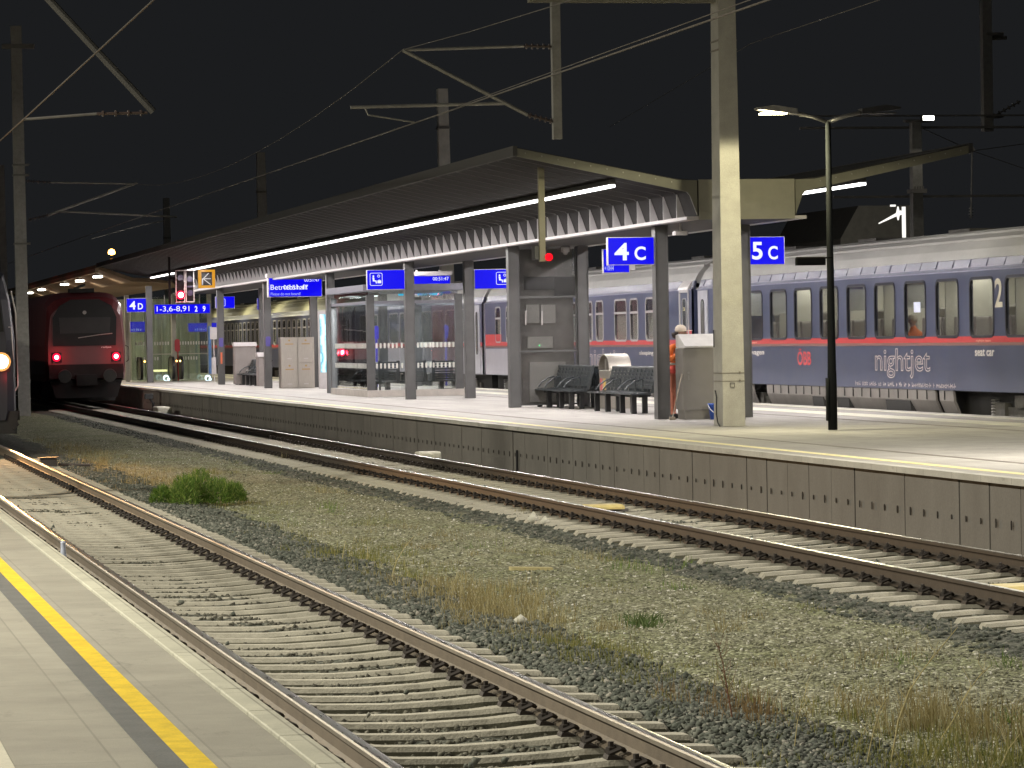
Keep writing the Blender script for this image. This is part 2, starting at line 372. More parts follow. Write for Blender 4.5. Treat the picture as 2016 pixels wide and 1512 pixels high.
def track(name, label, xr, s0, s1, y0, y1, rust_=None):
    xc = sum(xr)/2; t = thing(name, label, 'railway track', (xc, s0, 0)); half = (xr[1]-xr[0])/2
    for x in xr:
        m = MB(); n = len(RP)
        ys = [y0, (y0+y1)/2, y1]
        vs = [(x+p[0], yy, p[1]) for yy in ys for p in RP]; fs = []; ms = []
        for j in range(2):
            for i in range(n):
                fs.append((j*n+i, j*n+(i+1)%n, (j+1)*n+(i+1)%n, (j+1)*n+i)); ms.append(1 if i in (9,10,11) else (2 if i in (7,8,12,13) else 0))
        m.v = vs; m.f = fs; m.m = ms
        obj('rail', m, [rust_ or rust, railtop, railside if rust_ is None else rust_], t)
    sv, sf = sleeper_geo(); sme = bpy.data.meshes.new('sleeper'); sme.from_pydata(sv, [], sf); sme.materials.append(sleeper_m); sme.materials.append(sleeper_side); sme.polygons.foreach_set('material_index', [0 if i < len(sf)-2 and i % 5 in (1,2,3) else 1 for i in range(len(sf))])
    cms = []
    for sgn, side in ((-1,-1),(-1,1),(1,-1),(1,1)):
        c = clip_geo(sgn*half, side); cm = bpy.data.meshes.new('rail_fastening'); cm.from_pydata(c.v, [], c.f); cm.materials.append(clip_m); cms.append(cm)
    rest = MB(); i = 0; y = s0
    while y < s1:
        if i < 100:
            o = link(bpy.data.objects.new('sleeper', sme), t); o.location = (0, y-s0, RNG.normal(0, .004)); o.rotation_euler = (0, 0, RNG.normal(0, .004))
            for cm in cms: link(bpy.data.objects.new('rail_fastening', cm), o)
        else:
            rest.add([(xc+a, y+b, c) for a, b, c in sv], sf)
        y += .6; i += 1
    if rest.v:
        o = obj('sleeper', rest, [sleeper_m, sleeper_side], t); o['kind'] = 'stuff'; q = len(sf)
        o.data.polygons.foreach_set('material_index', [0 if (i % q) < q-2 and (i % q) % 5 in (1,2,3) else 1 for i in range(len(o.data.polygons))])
    return t
track('railway_track', 'nearer railway track beside the platform with the yellow line', (3.0, 4.58), 15.6, 75.3, 8, 190)
track('railway_track', 'farther railway track running along the concrete platform wall', (10.0, 11.57), 26.0, 131, 12, 190, mat('shaded rail steel', (.062,.048,.036), .75, .2, var=.25, vs=6, fine=.15))  # darker steel colour paints in the shade on these rails
# ================================================================== PLATFORMS
def paver_mat(name, c, bw, bh, mort, sat=.1):
    m, N, L, B = nt(name); B.inputs['Roughness'].default_value = .8
    tc = N.new('ShaderNodeTexCoord'); mp = N.new('ShaderNodeMapping'); mp.inputs['Rotation'].default_value = (0,0,math.pi/2); L.new(tc.outputs['Object'], mp.inputs[0])
    br = N.new('ShaderNodeTexBrick'); br.inputs['Scale'].default_value = 1.; br.inputs['Mortar Size'].default_value = .006; br.inputs['Mortar Smooth'].default_value = .3
    br.inputs['Brick Width'].default_value = bw; br.inputs['Row Height'].default_value = bh; br.inputs['Bias'].default_value = 0.
    br.inputs['Color1'].default_value = tuple(x*(1-sat*.6) for x in c)+(1,); br.inputs['Color2'].default_value = tuple(x*(1+sat*.6) for x in c)+(1,); br.inputs['Mortar'].default_value = tuple(x*mort for x in c)+(1,)
    L.new(mp.outputs[0], br.inputs['Vector'])
    n1 = N.new('ShaderNodeTexNoise'); n1.inputs['Scale'].default_value = 1.6; n1.inputs['Detail'].default_value = 7; n1.inputs['Roughness'].default_value = .7; L.new(tc.outputs['Object'], n1.inputs['Vector'])
    mr = N.new('ShaderNodeMapRange'); mr.inputs[1].default_value = .3; mr.inputs[2].default_value = .7; mr.inputs[3].default_value = .80; mr.inputs[4].default_value = 1.1; L.new(n1.outputs['Fac'], mr.inputs[0])
    n2 = N.new('ShaderNodeTexNoise'); n2.inputs['Scale'].default_value = 160; L.new(tc.outputs['Object'], n2.inputs['Vector'])
    m2 = N.new('ShaderNodeMapRange'); m2.inputs[1].default_value = .3; m2.inputs[2].default_value = .7; m2.inputs[3].default_value = .9; m2.inputs[4].default_value = 1.1; L.new(n2.outputs['Fac'], m2.inputs[0])
    mm = N.new('ShaderNodeMath'); mm.operation = 'MULTIPLY'; L.new(mr.outputs[0], mm.inputs[0]); L.new(m2.outputs[0], mm.inputs[1])
    mx = N.new('ShaderNodeMix'); mx.data_type = 'RGBA'; mx.blend_type = 'MULTIPLY'; mx.inputs[0].default_value = 1; L.new(br.outputs[0], mx.inputs[6]); L.new(mm.outputs[0], mx.inputs[7]); L.new(mx.outputs[2], B.inputs['Base Color'])
    st = N.new('ShaderNodeTexNoise'); st.inputs['Scale'].default_value = 3.2; st.inputs['Detail'].default_value = 8; st.inputs['Roughness'].default_value = .75; mpp = N.new('ShaderNodeMapping'); mpp.inputs['Scale'].default_value = (1., .45, 1.); L.new(tc.outputs['Object'], mpp.inputs[0]); L.new(mpp.outputs[0], st.inputs['Vector'])
    sr = N.new('ShaderNodeMapRange'); sr.inputs[1].default_value = .58; sr.inputs[2].default_value = .74; sr.inputs[3].default_value = 1.; sr.inputs[4].default_value = .55; L.new(st.outputs['Fac'], sr.inputs[0])
    vo = N.new('ShaderNodeTexVoronoi'); vo.inputs['Scale'].default_value = 2.3; L.new(tc.outputs['Object'], vo.inputs['Vector']); vr = N.new('ShaderNodeMapRange'); vr.inputs[1].default_value = .03; vr.inputs[2].default_value = .05; vr.inputs[3].default_value = .62; vr.inputs[4].default_value = 1.; L.new(vo.outputs['Distance'], vr.inputs[0])
    ms = N.new('ShaderNodeMath'); ms.operation = 'MULTIPLY'; L.new(sr.outputs[0], ms.inputs[0]); L.new(vr.outputs[0], ms.inputs[1])
    mx3 = N.new('ShaderNodeMix'); mx3.data_type = 'RGBA'; mx3.blend_type = 'MULTIPLY'; mx3.inputs[0].default_value = 1; L.new(mx.outputs[2], mx3.inputs[6]); L.new(ms.outputs[0], mx3.inputs[7]); L.new(mx3.outputs[2], B.inputs['Base Color'])
    b = N.new('ShaderNodeBump'); b.inputs['Strength'].default_value = .25; b.inputs['Distance'].default_value = .01; L.new(n2.outputs['Fac'], b.inputs['Height']); L.new(b.outputs[0], B.inputs['Normal'])
    return m
pave = paver_mat('platform paving', (.295,.278,.232), 1.6, .4, .78, .12)
pave2 = paver_mat('far platform paving', (.36,.342,.322), 2.4, .8, .6, .16)
edge_m = paver_mat('edge slab', (.44,.425,.34), 1.0, .5, .6, .08)
edge2_m = paver_mat('far edge slab', (.52,.50,.45), 1.0, .4, .6, .08)
yel = mat('yellow line paint', (.70,.49,.014), .6, var=.2, vs=7, bump=.1, bs=60, fine=.1)
dkstrip = mat('dark tactile strip', (.10,.105,.105), .75, var=.25, vs=5, bump=.2, bs=50, fine=.15)
pale_m = mat('pale marking paint', (.62,.60,.50), .6, var=.14, vs=6, fine=.1)
wall_m = mat('platform side concrete', (.185,.172,.155), .85, var=.15, vs=1.6, bump=.2, bs=40, stretch=(1,1,.5), fine=.12)
m = MB(); m.box(-14, 1.90, -10, 230, -.45, .575); struct('platform_paving', m, pave)
m = MB()
y = 6.2
while y < 80: m.cbox(1.915, 2.03, y, y+.992, .45, .583, .006); y += 1.0
struct('platform_edge', m, edge_m)
m = MB(); m.box(1.75, 1.97, 4, 230, -.45, .449); struct('platform_wall', m, wall_m)
m = MB(); m.box(1.449, 1.553, 4, 200, .574, .579); struct('yellow_line', m, yel)
m = MB(); m.box(1.338, 1.4485, 4, 200, .574, .5785); struct('dark_strip', m, dkstrip)
m = MB(); m.box(.30, .815, 4, 200, .574, .579); struct('tactile_paving', m, mat('pale tactile paving', (.55,.52,.42), .7, var=.1, vs=4, fine=.1))
# far platform
m = MB(); m.box(13.22, 21.25, 20, 235, .3, .575); struct('platform_paving', m, pave2)
m = MB(); y = 20.
while y < 235: m.box(12.86+RNG.normal(0,.004), 13.4, y+.012, y+.988, -.5, .505); y += 1.
struct('platform_wall', m, wall_m)
m = MB()
y = 20.25
while y < 130: h_ = RNG.uniform(.5,1.1); m.prism([(y+.011,.07-.04*h_),(y+.016,.07),(y+.010,.07+.035*h_),(y,.07+.045*h_),(y-.010,.07+.035*h_),(y-.014,.06),(y-.005,.07-.05*h_)], 12.838, 12.85, 'x'); y += .5
struct('drain_slot', m, mat('damp drain slot', (.06,.054,.047), .9, var=.3))
m = MB(); m.box(12.915, 13.212, 20, 235, .507, .578); struct('platform_paving', m, pave2)
m = MB(); m.box(12.765, 12.905, 20, 235, .512, .585); m.box(21.26, 21.92, 20, 235, .3, .581); struct('platform_edge', m, edge2_m)
m = MB(); m.box(13.23, 13.40, 20, 230, .574, .579); struct('yellow_line', m, mat('faded yellow line', (.70,.62,.30), .6, var=.12, vs=6, fine=.1))
m = MB(); m.box(19.85, 20.55, 20, 230, .574, .579); m.box(21.34, 21.55, 20, 230, .579, .584); struct('platform_marking', m, pale_m)
m = MB(); m.box(14.34, 14.44, 20, 230, .574, .5788); m.box(18.95, 19.05, 20, 230, .574, .5788); struct('drain_channel', m, mat('drain grating', (.16,.14,.125), .7, var=.25, vs=8, fine=.2))
m = MB(); m.box(21.95, 22.0, 20, 235, -.5, .5); struct('platform_wall', m, wall_m)
# ================================================================== LIGHT POSTS
def area(name, loc, power, size, color, parent=None, size_y=None, spread=math.pi, rot=(0,0,0)):
    ld = bpy.data.lights.new(name, 'AREA'); ld.energy = power; ld.color = color; ld.shape = 'DISK' if size_y is None else 'RECTANGLE'; ld.size = size
    if size_y: ld.size_y = size_y
    ld.spread = spread
    o = bpy.data.objects.new(name, ld); link(o, parent); org = ORG.get(parent.name, (0,0,0)) if parent else (0,0,0)
    o.location = (loc[0]-org[0], loc[1]-org[1], loc[2]-org[2]); o.rotation_euler = rot; return o
WARM = (1., .92, .58)
def light_post(loc, label, power, lit=(-1,), h=5.05, col=WARM):
    t = thing('light_post', label, 'street lamp', loc); X, Y, Z = loc
    m = MB(); m.lathe((X,Y,Z), [(.078,0),(.076,.9),(.07,1.0),(.055,h*.6),(.045,h)], 14); m.box(X-.095,X-.07,Y-.06,Y+.06,Z+.15,Z+.85); obj('pole', m, mat('dark lamp post', (.008,.009,.009), .7, 0, var=.2, spec=.08), t, True)
    for s in (-1, 1):
        m = MB(); m.tube([(X,Y,Z+h-.02),(X+s*.25,Y,Z+h+.07),(X+s*.6,Y,Z+h+.15)], .032); obj('arm', m, galv, t, True)
        m = MB(); m.prism([(X+s*.55,Z+h+.11),(X+s*1.2,Z+h+.19),(X+s*1.22,Z+h+.22),(X+s*.95,Z+h+.26),(X+s*.55,Z+h+.20)], Y-.13, Y+.13); hd_ = obj('lamp_head', m, galv if s < 0 else black, t)
        on = s in lit
        m = MB(); m.box(X+s*.72, X+s*1.14, Y-.10, Y+.10, Z+h+.115, Z+h+.135); lens = obj('lens', m, lampwarm_e if on else black, hd_)
        if on and h < 8:
            ld = bpy.data.lights.new('lamp_light', 'SPOT'); ld.energy = power; ld.color = col; ld.spot_size = math.radians(177); ld.spot_blend = .08; ld.shadow_soft_size = .13
            o = link(bpy.data.objects.new('lamp_light', ld), t); o.location = (s*.93, 0, h+.095)
        elif on: area('lamp_light', (X+s*.93, Y, Z+h+.105), power, .3, col, t)
    return t
far_post = light_post((16.76, 55.9, ZP), 'black two-armed lamp post with one lit arm on the far platform', P_LAMP)
m = MB(); p0 = at(1567, 506, Y=55.75); p1 = at(1624, 522, Y=55.75)
m.cbox(p0.x, p1.x, 55.68, 55.82, p1.z, p0.z, .02); m.tube([(p1.x-.02,55.75,p0.z-.02),(16.76,55.84,p0.z-.01)], .015)
tag(obj('speaker', m, mat('matt black', (.006,.006,.006), .9, spec=.05)), 'black flat loudspeaker box bracketed to the lamp post', 'loudspeaker')
light_post((16.76, 41., ZP), 'next black lamp post towards the viewer on the far platform', P_LAMP*1.35, (-1, 1), col=(1.,.94,.82))
light_post((16.76, 26., ZP), 'second black lamp post towards the viewer on the far platform', P_LAMP*1.6, (-1, 1), col=(1.,.94,.82))
for yy, lb, k in ((4, 'added unseen fill lamp post on the nearer platform beside the viewer', .42), (24, 'tall lamp post on the nearer platform left of the viewer', 1.), (46, 'tall lamp post on the nearer platform some way ahead of the viewer', 1.), (68, 'tall lamp post on the nearer platform just before the dark train', .6), (94, 'tall lamp post on the nearer platform beside the dark train', .3), (118, 'tall lamp post on the nearer platform far ahead of the viewer', .42)):  # first post is unseen fill, added to lighten the foreground
    light_post((-9.5, yy, ZP), lb, P_NEAR*k, (1,), 10., (1.,.95,.79))
# ================================================================== CANOPY
CX = 17.175; Y0, Y1 = 62.5, 150.0
cano = thing('platform_canopy', 'long grey winged platform roof on pairs of steel columns with light strips', 'platform roof', (CX, 66, ZP))
for s in (-1, 1):                                   # wing sheets: tip, soffit, slanted inner panel
    m = MB()
    def q(x, z): return (CX+s*x, z)
    m.prism([q(4.27,5.46),(CX+s*4.27,5.60),q(1.35,5.02),q(.91,4.98),q(.91,4.30),q(1.07,4.76),q(1.13,4.80),q(1.5,4.86)][::s], Y0+.06, Y1); obj('roof', m, soffit_m, cano)
for s in (-1, 1):
    m = MB(); m.prism([(CX+s*4.33,5.44),(CX+s*4.33,5.62),(CX+s*4.25,5.62),(CX+s*4.25,5.44)][::s], Y0-.02, Y1); obj('fascia', m, darksteel, cano)
ep_m = mat('grey green end plate', (.14,.135,.105), .55, var=.15)
for s in (-1, 1):
    m = MB(); m.prism([(CX+s*4.25,5.43),(CX+s*4.25,5.58),(CX+s*1.3,4.99),(CX+s*.925,4.98),(CX+s*.925,4.34),(CX+s*1.06,4.70),(CX+s*1.12,4.77)][::s], Y0, Y0+.05); obj('end_plate', m, ep_m, cano)
m = MB()
for s in (-1, 1):
    for k in range(10):
        x = 4.1-k*.3; m.lathe((CX+s*x, Y0-.012, 5.47+.05-(4.25-x)*.2), [(.012,-.0),(.018,.02)], 6, 'y')
obj('rivets', m, galv, cano)
m = MB(); m.box(CX-.9, CX+.9, Y0+.01, Y1, 4.268, 4.985); obj('box_beam', m, mat('shaded beam paint', (.07,.067,.067), .7, 0, spec=.15), cano)
m = MB(); m.box(CX-.9, CX+.9, Y0-.03, Y0+.009, 4.262, 4.99); obj('beam_end_lit_plate', m, olive, cano)  # added cap: lamplight on the beam end is in its lighter colour
for s in (-1, 1): obj('gutter_ledge', MB().box(CX+s*.905, CX+s*1.13, Y0, Y1, 4.262, 4.322), mat('gutter paint', (.38,.36,.365), .6, 0, var=.1), cano)
X = lambda x: x-CX
rb = MB().prism([(X(12.95),5.44),(X(12.95),5.475),(X(16.03),4.815),(X(16.09),4.74),(X(16.02),4.785)], -.006, .006)
gb = MB().prism([(X(16.085),4.76),(X(16.10),4.76),(X(16.262),4.328),(X(16.085),4.328)], -.008, .008)
rib_m = mat('rib edge', (.15,.145,.145), .55, .1, var=.1); gus_m = mat('pale gusset', (.52,.50,.51), .55, .1, var=.1); rme = {}
for s in (-1, 1):
    for nm, b_, m_ in (('rib', rb, rib_m), ('gusset', gb, gus_m)):
        me = bpy.data.meshes.new(nm); me.from_pydata([(a*(1 if s < 0 else -1), b, c-ZP if nm == 'rib' else c-ZP) for a, b, c in b_.v], [], b_.f); me.materials.append(m_); rme[s, nm] = me
n = 0; y = Y0+.9
while y < Y1-.3:
    for s in (-1, 1):
        if s > 0 and n >= 14: continue
        o = link(bpy.data.objects.new('rib', rme[s, 'rib']), cano); o.location = (0, y-66, 0)
        link(bpy.data.objects.new('gusset', rme[s, 'gusset']), o)
    y += 1.03; n += 1
lm = MB(); 
for s, ya, yb in ((-1, 63.0, 146.5), (1, 63.0, 146.5)):
    lx = CX+s*2.38
    m = MB(); m.box(lx-.05, lx+.05, ya, yb, 4.935, 5.02); ls = obj('light_strip', m, darksteel, cano)
    m = MB(); y = ya
    while y < yb:
        e = min(y+13.9, yb); m.box(lx-.045, lx+.045, y, e-.22, 4.885, 4.9345); y = e
    obj('diffuser', m, led_e, ls)
    area('strip_light', (lx, (ya+yb)/2, 4.878), P_LED*(1. if s < 0 else .9), .10, (1.,.94,.91), cano, yb-ya)
cm = MB()
def column_geo(x, y, h):
    m = MB(); m.box(x-.125, x+.125, y-.03, y+.03, ZP, h)
    m.box(x-.125, x-.108, y-.14, y-.0301, ZP, h); m.box(x+.108, x+.125, y-.14, y-.0301, ZP, h); m.box(x-.125, x-.108, y+.0301, y+.14, ZP, h); m.box(x+.108, x+.125, y+.0301, y+.14, ZP, h)
    m.box(x-.107, x+.107, y-.12, y-.112, ZP, h); m.box(x-.107, x+.107, y+.112, y+.12, ZP, h)
    return m
colm = mat('steel column paint', (.105,.103,.105), .5, .1, var=.12, vs=3)
obj('column', column_geo(14.83, 148.0, 4.6), colm, cano)
for yy in (65.7, 79.7, 93.55, 107.6, 122.2, 135.7):
    for x in (16.33, 17.95):
        obj('column', column_geo(x, yy, 4.26), colm, cano)
for yy in (122.2, 135.7):                            # numbered plates stuck on two columns
    m = MB(); p = at(577 if yy < 130 else 443, 675, Y=yy); m.prism(rrect(16.33, 2.2, .16, .34, .05), yy-.152, yy-.142); 
    tag(obj('info_plate', m, mat('violet plate', (.09,.07,.3), .5)), 'small violet plate on the %s platform roof column' % ('column left of the lockers' if yy < 130 else 'column right of the stairwell glass'), 'plate')
m = MB(); p = at(443, 705, Y=135.5); m.box(16.29, 16.36, 135.52, 135.54, p.z-.22, p.z+.22)
tag(obj('reflector_strip', m, mat('orange strip', (.75,.18,.08), .5)), 'thin orange strip on the column by the stairwell glass', 'strip')
# second canopy beyond
c2 = thing('platform_canopy', 'lower brown timber edged platform roof beyond the grey one', 'platform roof', (CX, 151, ZP))
m = MB(); brown = mat('brown timber soffit', (.22,.155,.09), .7, var=.25, vs=2)
m.prism([(12.85,5.42),(12.85,5.56),(14.4,5.0),(CX,4.85),(CX,4.7),(14.4,4.84)], 150.4, 215); obj('roof', m, brown, c2)
m = MB(); m.box(12.83, 12.97, 150.35, 215, 5.24, 5.419); obj('fascia', m, mat('pale timber fascia', (.45,.35,.22), .7, var=.2), c2)
for px, py in ((190,548),(155,556),(125,563),(80,573),(56,579)):
    xx = 13.2; p = at(px, py, X=13.25)
    m = MB(); m.box(13.1, 13.5, p.y-.35, p.y+.35, p.z+.1, p.z+.2); lf = obj('lamp', m, galv, c2)
    m = MB(); m.box(13.12, 13.48, p.y-.3, p.y+.3, p.z+.03, p.z+.099); obj('lens', m, lampcold_e, lf)
    area('lamp_light', (13.3, p.y, p.z), 260, .4, (1.,.85,.65), c2)
for yy in (153, 163, 174, 186):
    m = MB(); m.box(20.4, 20.8, yy-.35, yy+.35, 4.8, 4.9); lf = obj('lamp', m, galv, c2)
    m = MB(); m.box(20.42, 20.78, yy-.3, yy+.3, 4.73, 4.799); obj('lens', m, lampcold_e, lf)
    area('lamp_light', (20.6, yy, 4.7), 130, .4, (1.,.92,.62), c2)
m = MB(); p = at(219, 497, Y=190)
m.lathe((p.x, 190, 0), [(.12,0),(.08,p.z-.3)], 8); fl = thing('light_post', 'distant amber lamp glowing above the end of the grey roof', 'street lamp', (p.x, 190, 0)); obj('pole', m, galvdark, fl)
m = MB(); m.lathe((p.x, 189.8, p.z), [(.03,-.14),(.17,-.1),(.19,0),(.15,.12),(.04,.18)], 12); obj('lamp', m, amber_e, fl, True)
# ================================================================== SIGNS
def sign(name, label, x0, x1, z0, z1, y, face=None, th=.12, cat='sign', edge=None, hang=None):
    t = thing(name, label, cat, ((x0+x1)/2, y, z0))
    m = MB(); m.box(x0, x1, y, y+th, z0, z1)
    if hang: 
        for hx in hang: m.box(hx-.02, hx+.02, y+th*.3, y+th*.7, z1, 4.26)
    obj('case', m, edge or palesteel, t)
    m = MB(); m.box(x0+.012, x1-.012, y-.006, y-.0005, z0+.012, z1-.012); obj('face', m, face or blue_e, t)
    return t
def letters(t, items, y, m=None):
    mb = MB()
    for txt, x0, x1, z0, z1 in items: text_y(mb, txt, x0, x1, z0, z1, y-.007)
    obj('lettering', mb, m or white_e, t)
t = sign('platform_sign', 'large lit blue sign reading 4C on the column nearest the viewer', 15.29, 16.2, 3.52, 4.05, 65.62)
letters(t, [('4', 15.42, 15.70, 3.61, 3.94), ('C', 15.81, 16.03, 3.61, 3.87)], 65.62)
t = sign('platform_sign', 'large lit blue sign reading 5C right of the concrete mast', 18.0, 18.77, 3.49, 4.03, 65.62)
letters(t, [('5', 18.12, 18.33, 3.59, 3.93), ('C', 18.44, 18.63, 3.59, 3.85)], 65.62)
def blurred_row(t, x0, x1, z, y):
    """a row of lettering too small to read"""
    m = MB(); x = x0; r = random.Random(3)
    while x < x1:
        w_ = r.uniform(.035, .075); h = r.uniform(.07, .12); m.box(x, x+w_*.35, y-.010, y-.007, z, z+h); m.box(x, x+w_, y-.010, y-.007, z+(h-.025)*r.random(), z+.025+(h-.025)*r.random()*.2+.03); x += w_+r.choice((.02,.02,.05))
    obj('small_lettering', m, cyan_dim, t)
def pict(t, x, z, s, y):
    """waiting room pictogram: seated figure, clock and suitcase in a rounded frame"""
    m = MB(); m.ring(rrect(x, z, s, s, s*.13), rrect(x, z, s*.93, s*.93, s*.10), y-.010, y-.0065, 'y')
    m.lathe((x-s*.22, y-.008, z+s*.24), [(s*.07,0),(s*.07,.003)], 12, 'y')
    m.prism([(x-s*.30,z+s*.15),(x-s*.15,z+s*.15),(x-s*.13,z-s*.08),(x+s*.02,z-s*.1),(x+s*.06,z-s*.32),(x-s*.03,z-s*.32),(x-s*.05,z-s*.17),(x-s*.26,z-s*.16)], y-.010, y-.007)
    m.ring(rrect(x+s*.2, z+s*.25, s*.22, s*.22, s*.109), rrect(x+s*.2, z+s*.25, s*.16, s*.16, s*.079), y-.010, y-.007, 'y')
    m.box(x+s*.19, x+s*.21, y-.010, y-.007, z+s*.24, z+s*.32); m.box(x+s*.2, x+s*.26, y-.010, y-.007, z+s*.235, z+s*.255)
    m.prism(rrect(x+s*.25, z-s*.2, s*.30, s*.22, s*.04), y-.010, y-.007); m.ring(rrect(x+s*.25, z-s*.07, s*.12, s*.08, s*.02), rrect(x+s*.25, z-s*.07, s*.08, s*.05, s*.015), y-.010, y-.007, 'y')
    obj('pictogram', m, white_e, t)
t = sign('waiting_room_sign', 'lit blue waiting room sign with pictogram left of the glass shelter column', 15.18, 16.205, 3.52, 4.05, 93.45); pict(t, 15.43, 3.80, .34, 93.45)
t = sign('waiting_room_sign', 'lit blue waiting room sign partly behind the column of the glazed wall', 18.10, 19.10, 3.50, 4.03, 93.45); pict(t, 18.86, 3.78, .34, 93.45)
t = sign('platform_sign', 'small lit blue sign reading 4D beside the red train', 13.9, 14.72, 3.52, 4.09, 148.0); letters(t, [('4', 14.02, 14.28, 3.63, 3.98), ('D', 14.37, 14.58, 3.63, 3.89)], 148.)
t = sign('direction_sign', 'long lit blue sign listing platforms above the stairwell glass', 15.35, 17.74, 3.45, 3.86, 151., hang=(15.8, 17.3))
letters(t, [('1-3,6-8,91', 15.46, 16.85, 3.52, 3.78), ('2', 17.08, 17.2, 3.53, 3.77), ('9', 17.42, 17.54, 3.53, 3.77)], 151.)
p0, p1 = at(370, 636, Y=153), at(427, 653, Y=153)
t = sign('direction_sign', 'dim blue sign low above the stairwell, right half', p0.x, p1.x, p1.z, p0.z, 153., blue_dim); blurred_row(t, p0.x+.3, p1.x-.2, p1.z+.06, 153.)
p0, p1 = at(256, 633, Y=153), at(286, 654, Y=153)
t = sign('direction_sign', 'dim blue sign low above the stairwell, left of the end column', p0.x, p1.x, p1.z, p0.z, 153., blue_dim); blurred_row(t, p0.x+.06, p1.x-.14, p1.z+.06, 153.)
p0, p1 = at(424, 584, Y=137), at(437, 607, Y=137)
t = sign('platform_sign', 'lit blue sign half hidden by the column right of the stairwell', p0.x, p1.x+.5, p1.z, p0.z, 137.); m = MB(); m.ring(rrect(p0.x+.27,(p0.z+p1.z)/2,.24,.3,.05), rrect(p0.x+.27,(p0.z+p1.z)/2,.18,.24,.03), 136.988, 136.993, 'y'); obj('pictogram', m, cyan_dim, t)
p0, p1 = at(506, 587, Y=136.5), at(514, 610, Y=136.5)
sign('platform_sign', 'narrow blue sign edge between the two columns left of the lockers', p0.x, p1.x, p1.z, p0.z, 136.5, blue_dim)
t = sign('platform_sign', 'blue sign mostly hidden behind the 4C sign', 16.68, 17.24, 3.49, 3.99, 72.); letters(t, [('V', 16.74, 16.84, 3.72, 3.9)], 72.); mb = MB(); text_y(mb, '+10H4', 16.7, 16.9, 3.54, 3.64, 71.992); obj('small_lettering', mb, cyan_dim, t)
m = MB(); m.box(17.25, 17.36, 72, 72.2, 3.55, 3.72); tag(obj('junction_box', m, palesteel), 'small pale box right below the 4C sign', 'box')
def display(label, x0, x1, z0, z1, y, items, small):
    t = thing('departure_display', label, 'display', ((x0+x1)/2, y, z0))
    m = MB(); m.box(x0, x1, y, y+.25, z0, z1); m.box(x0+.3, x0+.36, y+.1, y+.16, z1, 4.4); m.box(x1-.36, x1-.3, y+.1, y+.16, z1, 4.4); obj('case', m, palesteel, t)
    m = MB(); m.box(x0-.04, x1+.04, y-.12, y+.3, z1+.0005, z1+.13); obj('hood', m, palesteel, t)
    m = MB(); m.box(x0+.04, x1-.02, y-.008, y-.0005, z0+.02, z1-.02); obj('screen', m, blue_e, t)
    mb = MB()
    for q in items: text_y(mb, *q, y-.009)
    obj('lettering', mb, white_e, t)
    mb = MB()
    for q in small: text_y(mb, *q, y-.009)
    if mb.v: obj('small_lettering', mb, cyan_dim, t)
display('lit blue departure display with white text hanging left of the shelter', 15.88, 17.72, 3.68, 4.34, 118.5,
        [('00:51:47', 17.12, 17.63, 4.19, 4.31), ('Betriebshalt', 15.97, 17.22, 3.93, 4.10), ('00:51:47', 16.40, 17.24, 3.93, 4.08)], [('Please do not board!', 15.97, 16.98, 3.74, 3.84)])
display('lit blue display showing only the time above the shelter roof', 19.5, 20.91, 3.62, 4.22, 112., [('00:51:47', 20.33, 20.85, 4.06, 4.17)], [])
# railway signal, arrow board and hanging posts
sg = thing('railway_signal', 'two-panel railway signal showing a bright red light', 'railway signal', (14.15, 128, 3.66))
m = MB(); m.box(13.8, 14.14, 128.02, 128.3, 3.67, 4.82); m.box(14.16, 14.48, 128.02, 128.3, 3.67, 4.82); m.box(13.56, 13.64, 128.1, 128.18, 3.6, 5.4); m.box(13.6, 14.0, 128.1, 128.18, 4.5, 4.6); obj('back_board', m, mat('signal board', (.012,.011,.012), .8, spec=.1), sg)
m = MB()
for x0, x1 in ((13.8, 14.14), (14.16, 14.48)):
    m.ring([(x0,3.66),(x1,3.66),(x1,4.83),(x0,4.83)], [(x0+.035,3.70),(x1-.035,3.70),(x1-.035,4.79),(x0+.035,4.79)], 127.98, 128.019, 'y')
obj('frame', m, mat('white signal frame', (.36,.35,.35), .6), sg)
m = MB(); m.lathe((13.98, 127.9, 3.93), [(.10,.12),(.10,0)], 16, 'y'); obj('red_lens', m, redsig_e, sg)
m = MB(); m.lathe((13.98, 127.96, 3.93), [(.16,.06),(.16,0)], 16, 'y'); obj('red_halo', m, emi('signal halo', (1.,.0,.06), 1.3), sg)  # glowing disc drawn for the red bloom round the lens
m = MB()
for cx, cz in ((13.98,4.55),(14.32,4.5),(14.32,4.0)): m.lathe((cx, 127.95, cz), [(.11,.07),(.11,0)], 12, 'y')
m.box(14.2, 14.44, 127.97, 128.01, 4.2, 4.26); obj('dark_lens', m, mat('unlit lens', (.03,.02,.05), .2), sg)
rl = bpy.data.lights.new('signal_light', 'POINT'); rl.energy = 9; rl.color = (1,.02,.05); rl.shadow_soft_size = .12; o = link(bpy.data.objects.new('signal_light', rl), sg); o.location = (13.98-14.15, 127.6-128, 3.93-3.66)
ab = thing('arrow_board', 'square yellow-framed board with a dim arrow beside the red signal', 'sign', (14.93, 128, 4.17))
m = MB(); m.ring([(14.63,4.17),(15.23,4.17),(15.23,4.83),(14.63,4.83)], [(14.73,4.26),(15.13,4.26),(15.13,4.75),(14.73,4.75)], 127.93, 128.1, 'y'); obj('frame', m, emi('amber frame', (.8,.36,.015), .75), ab)
m = MB(); m.box(14.73, 15.13, 128.0, 128.1, 4.26, 4.75); m.box(14.9, 14.96, 128.02, 128.08, 4.83, 5.2); obj('panel', m, mat('matt panel', (.02,.02,.02), .9, spec=.1), ab)
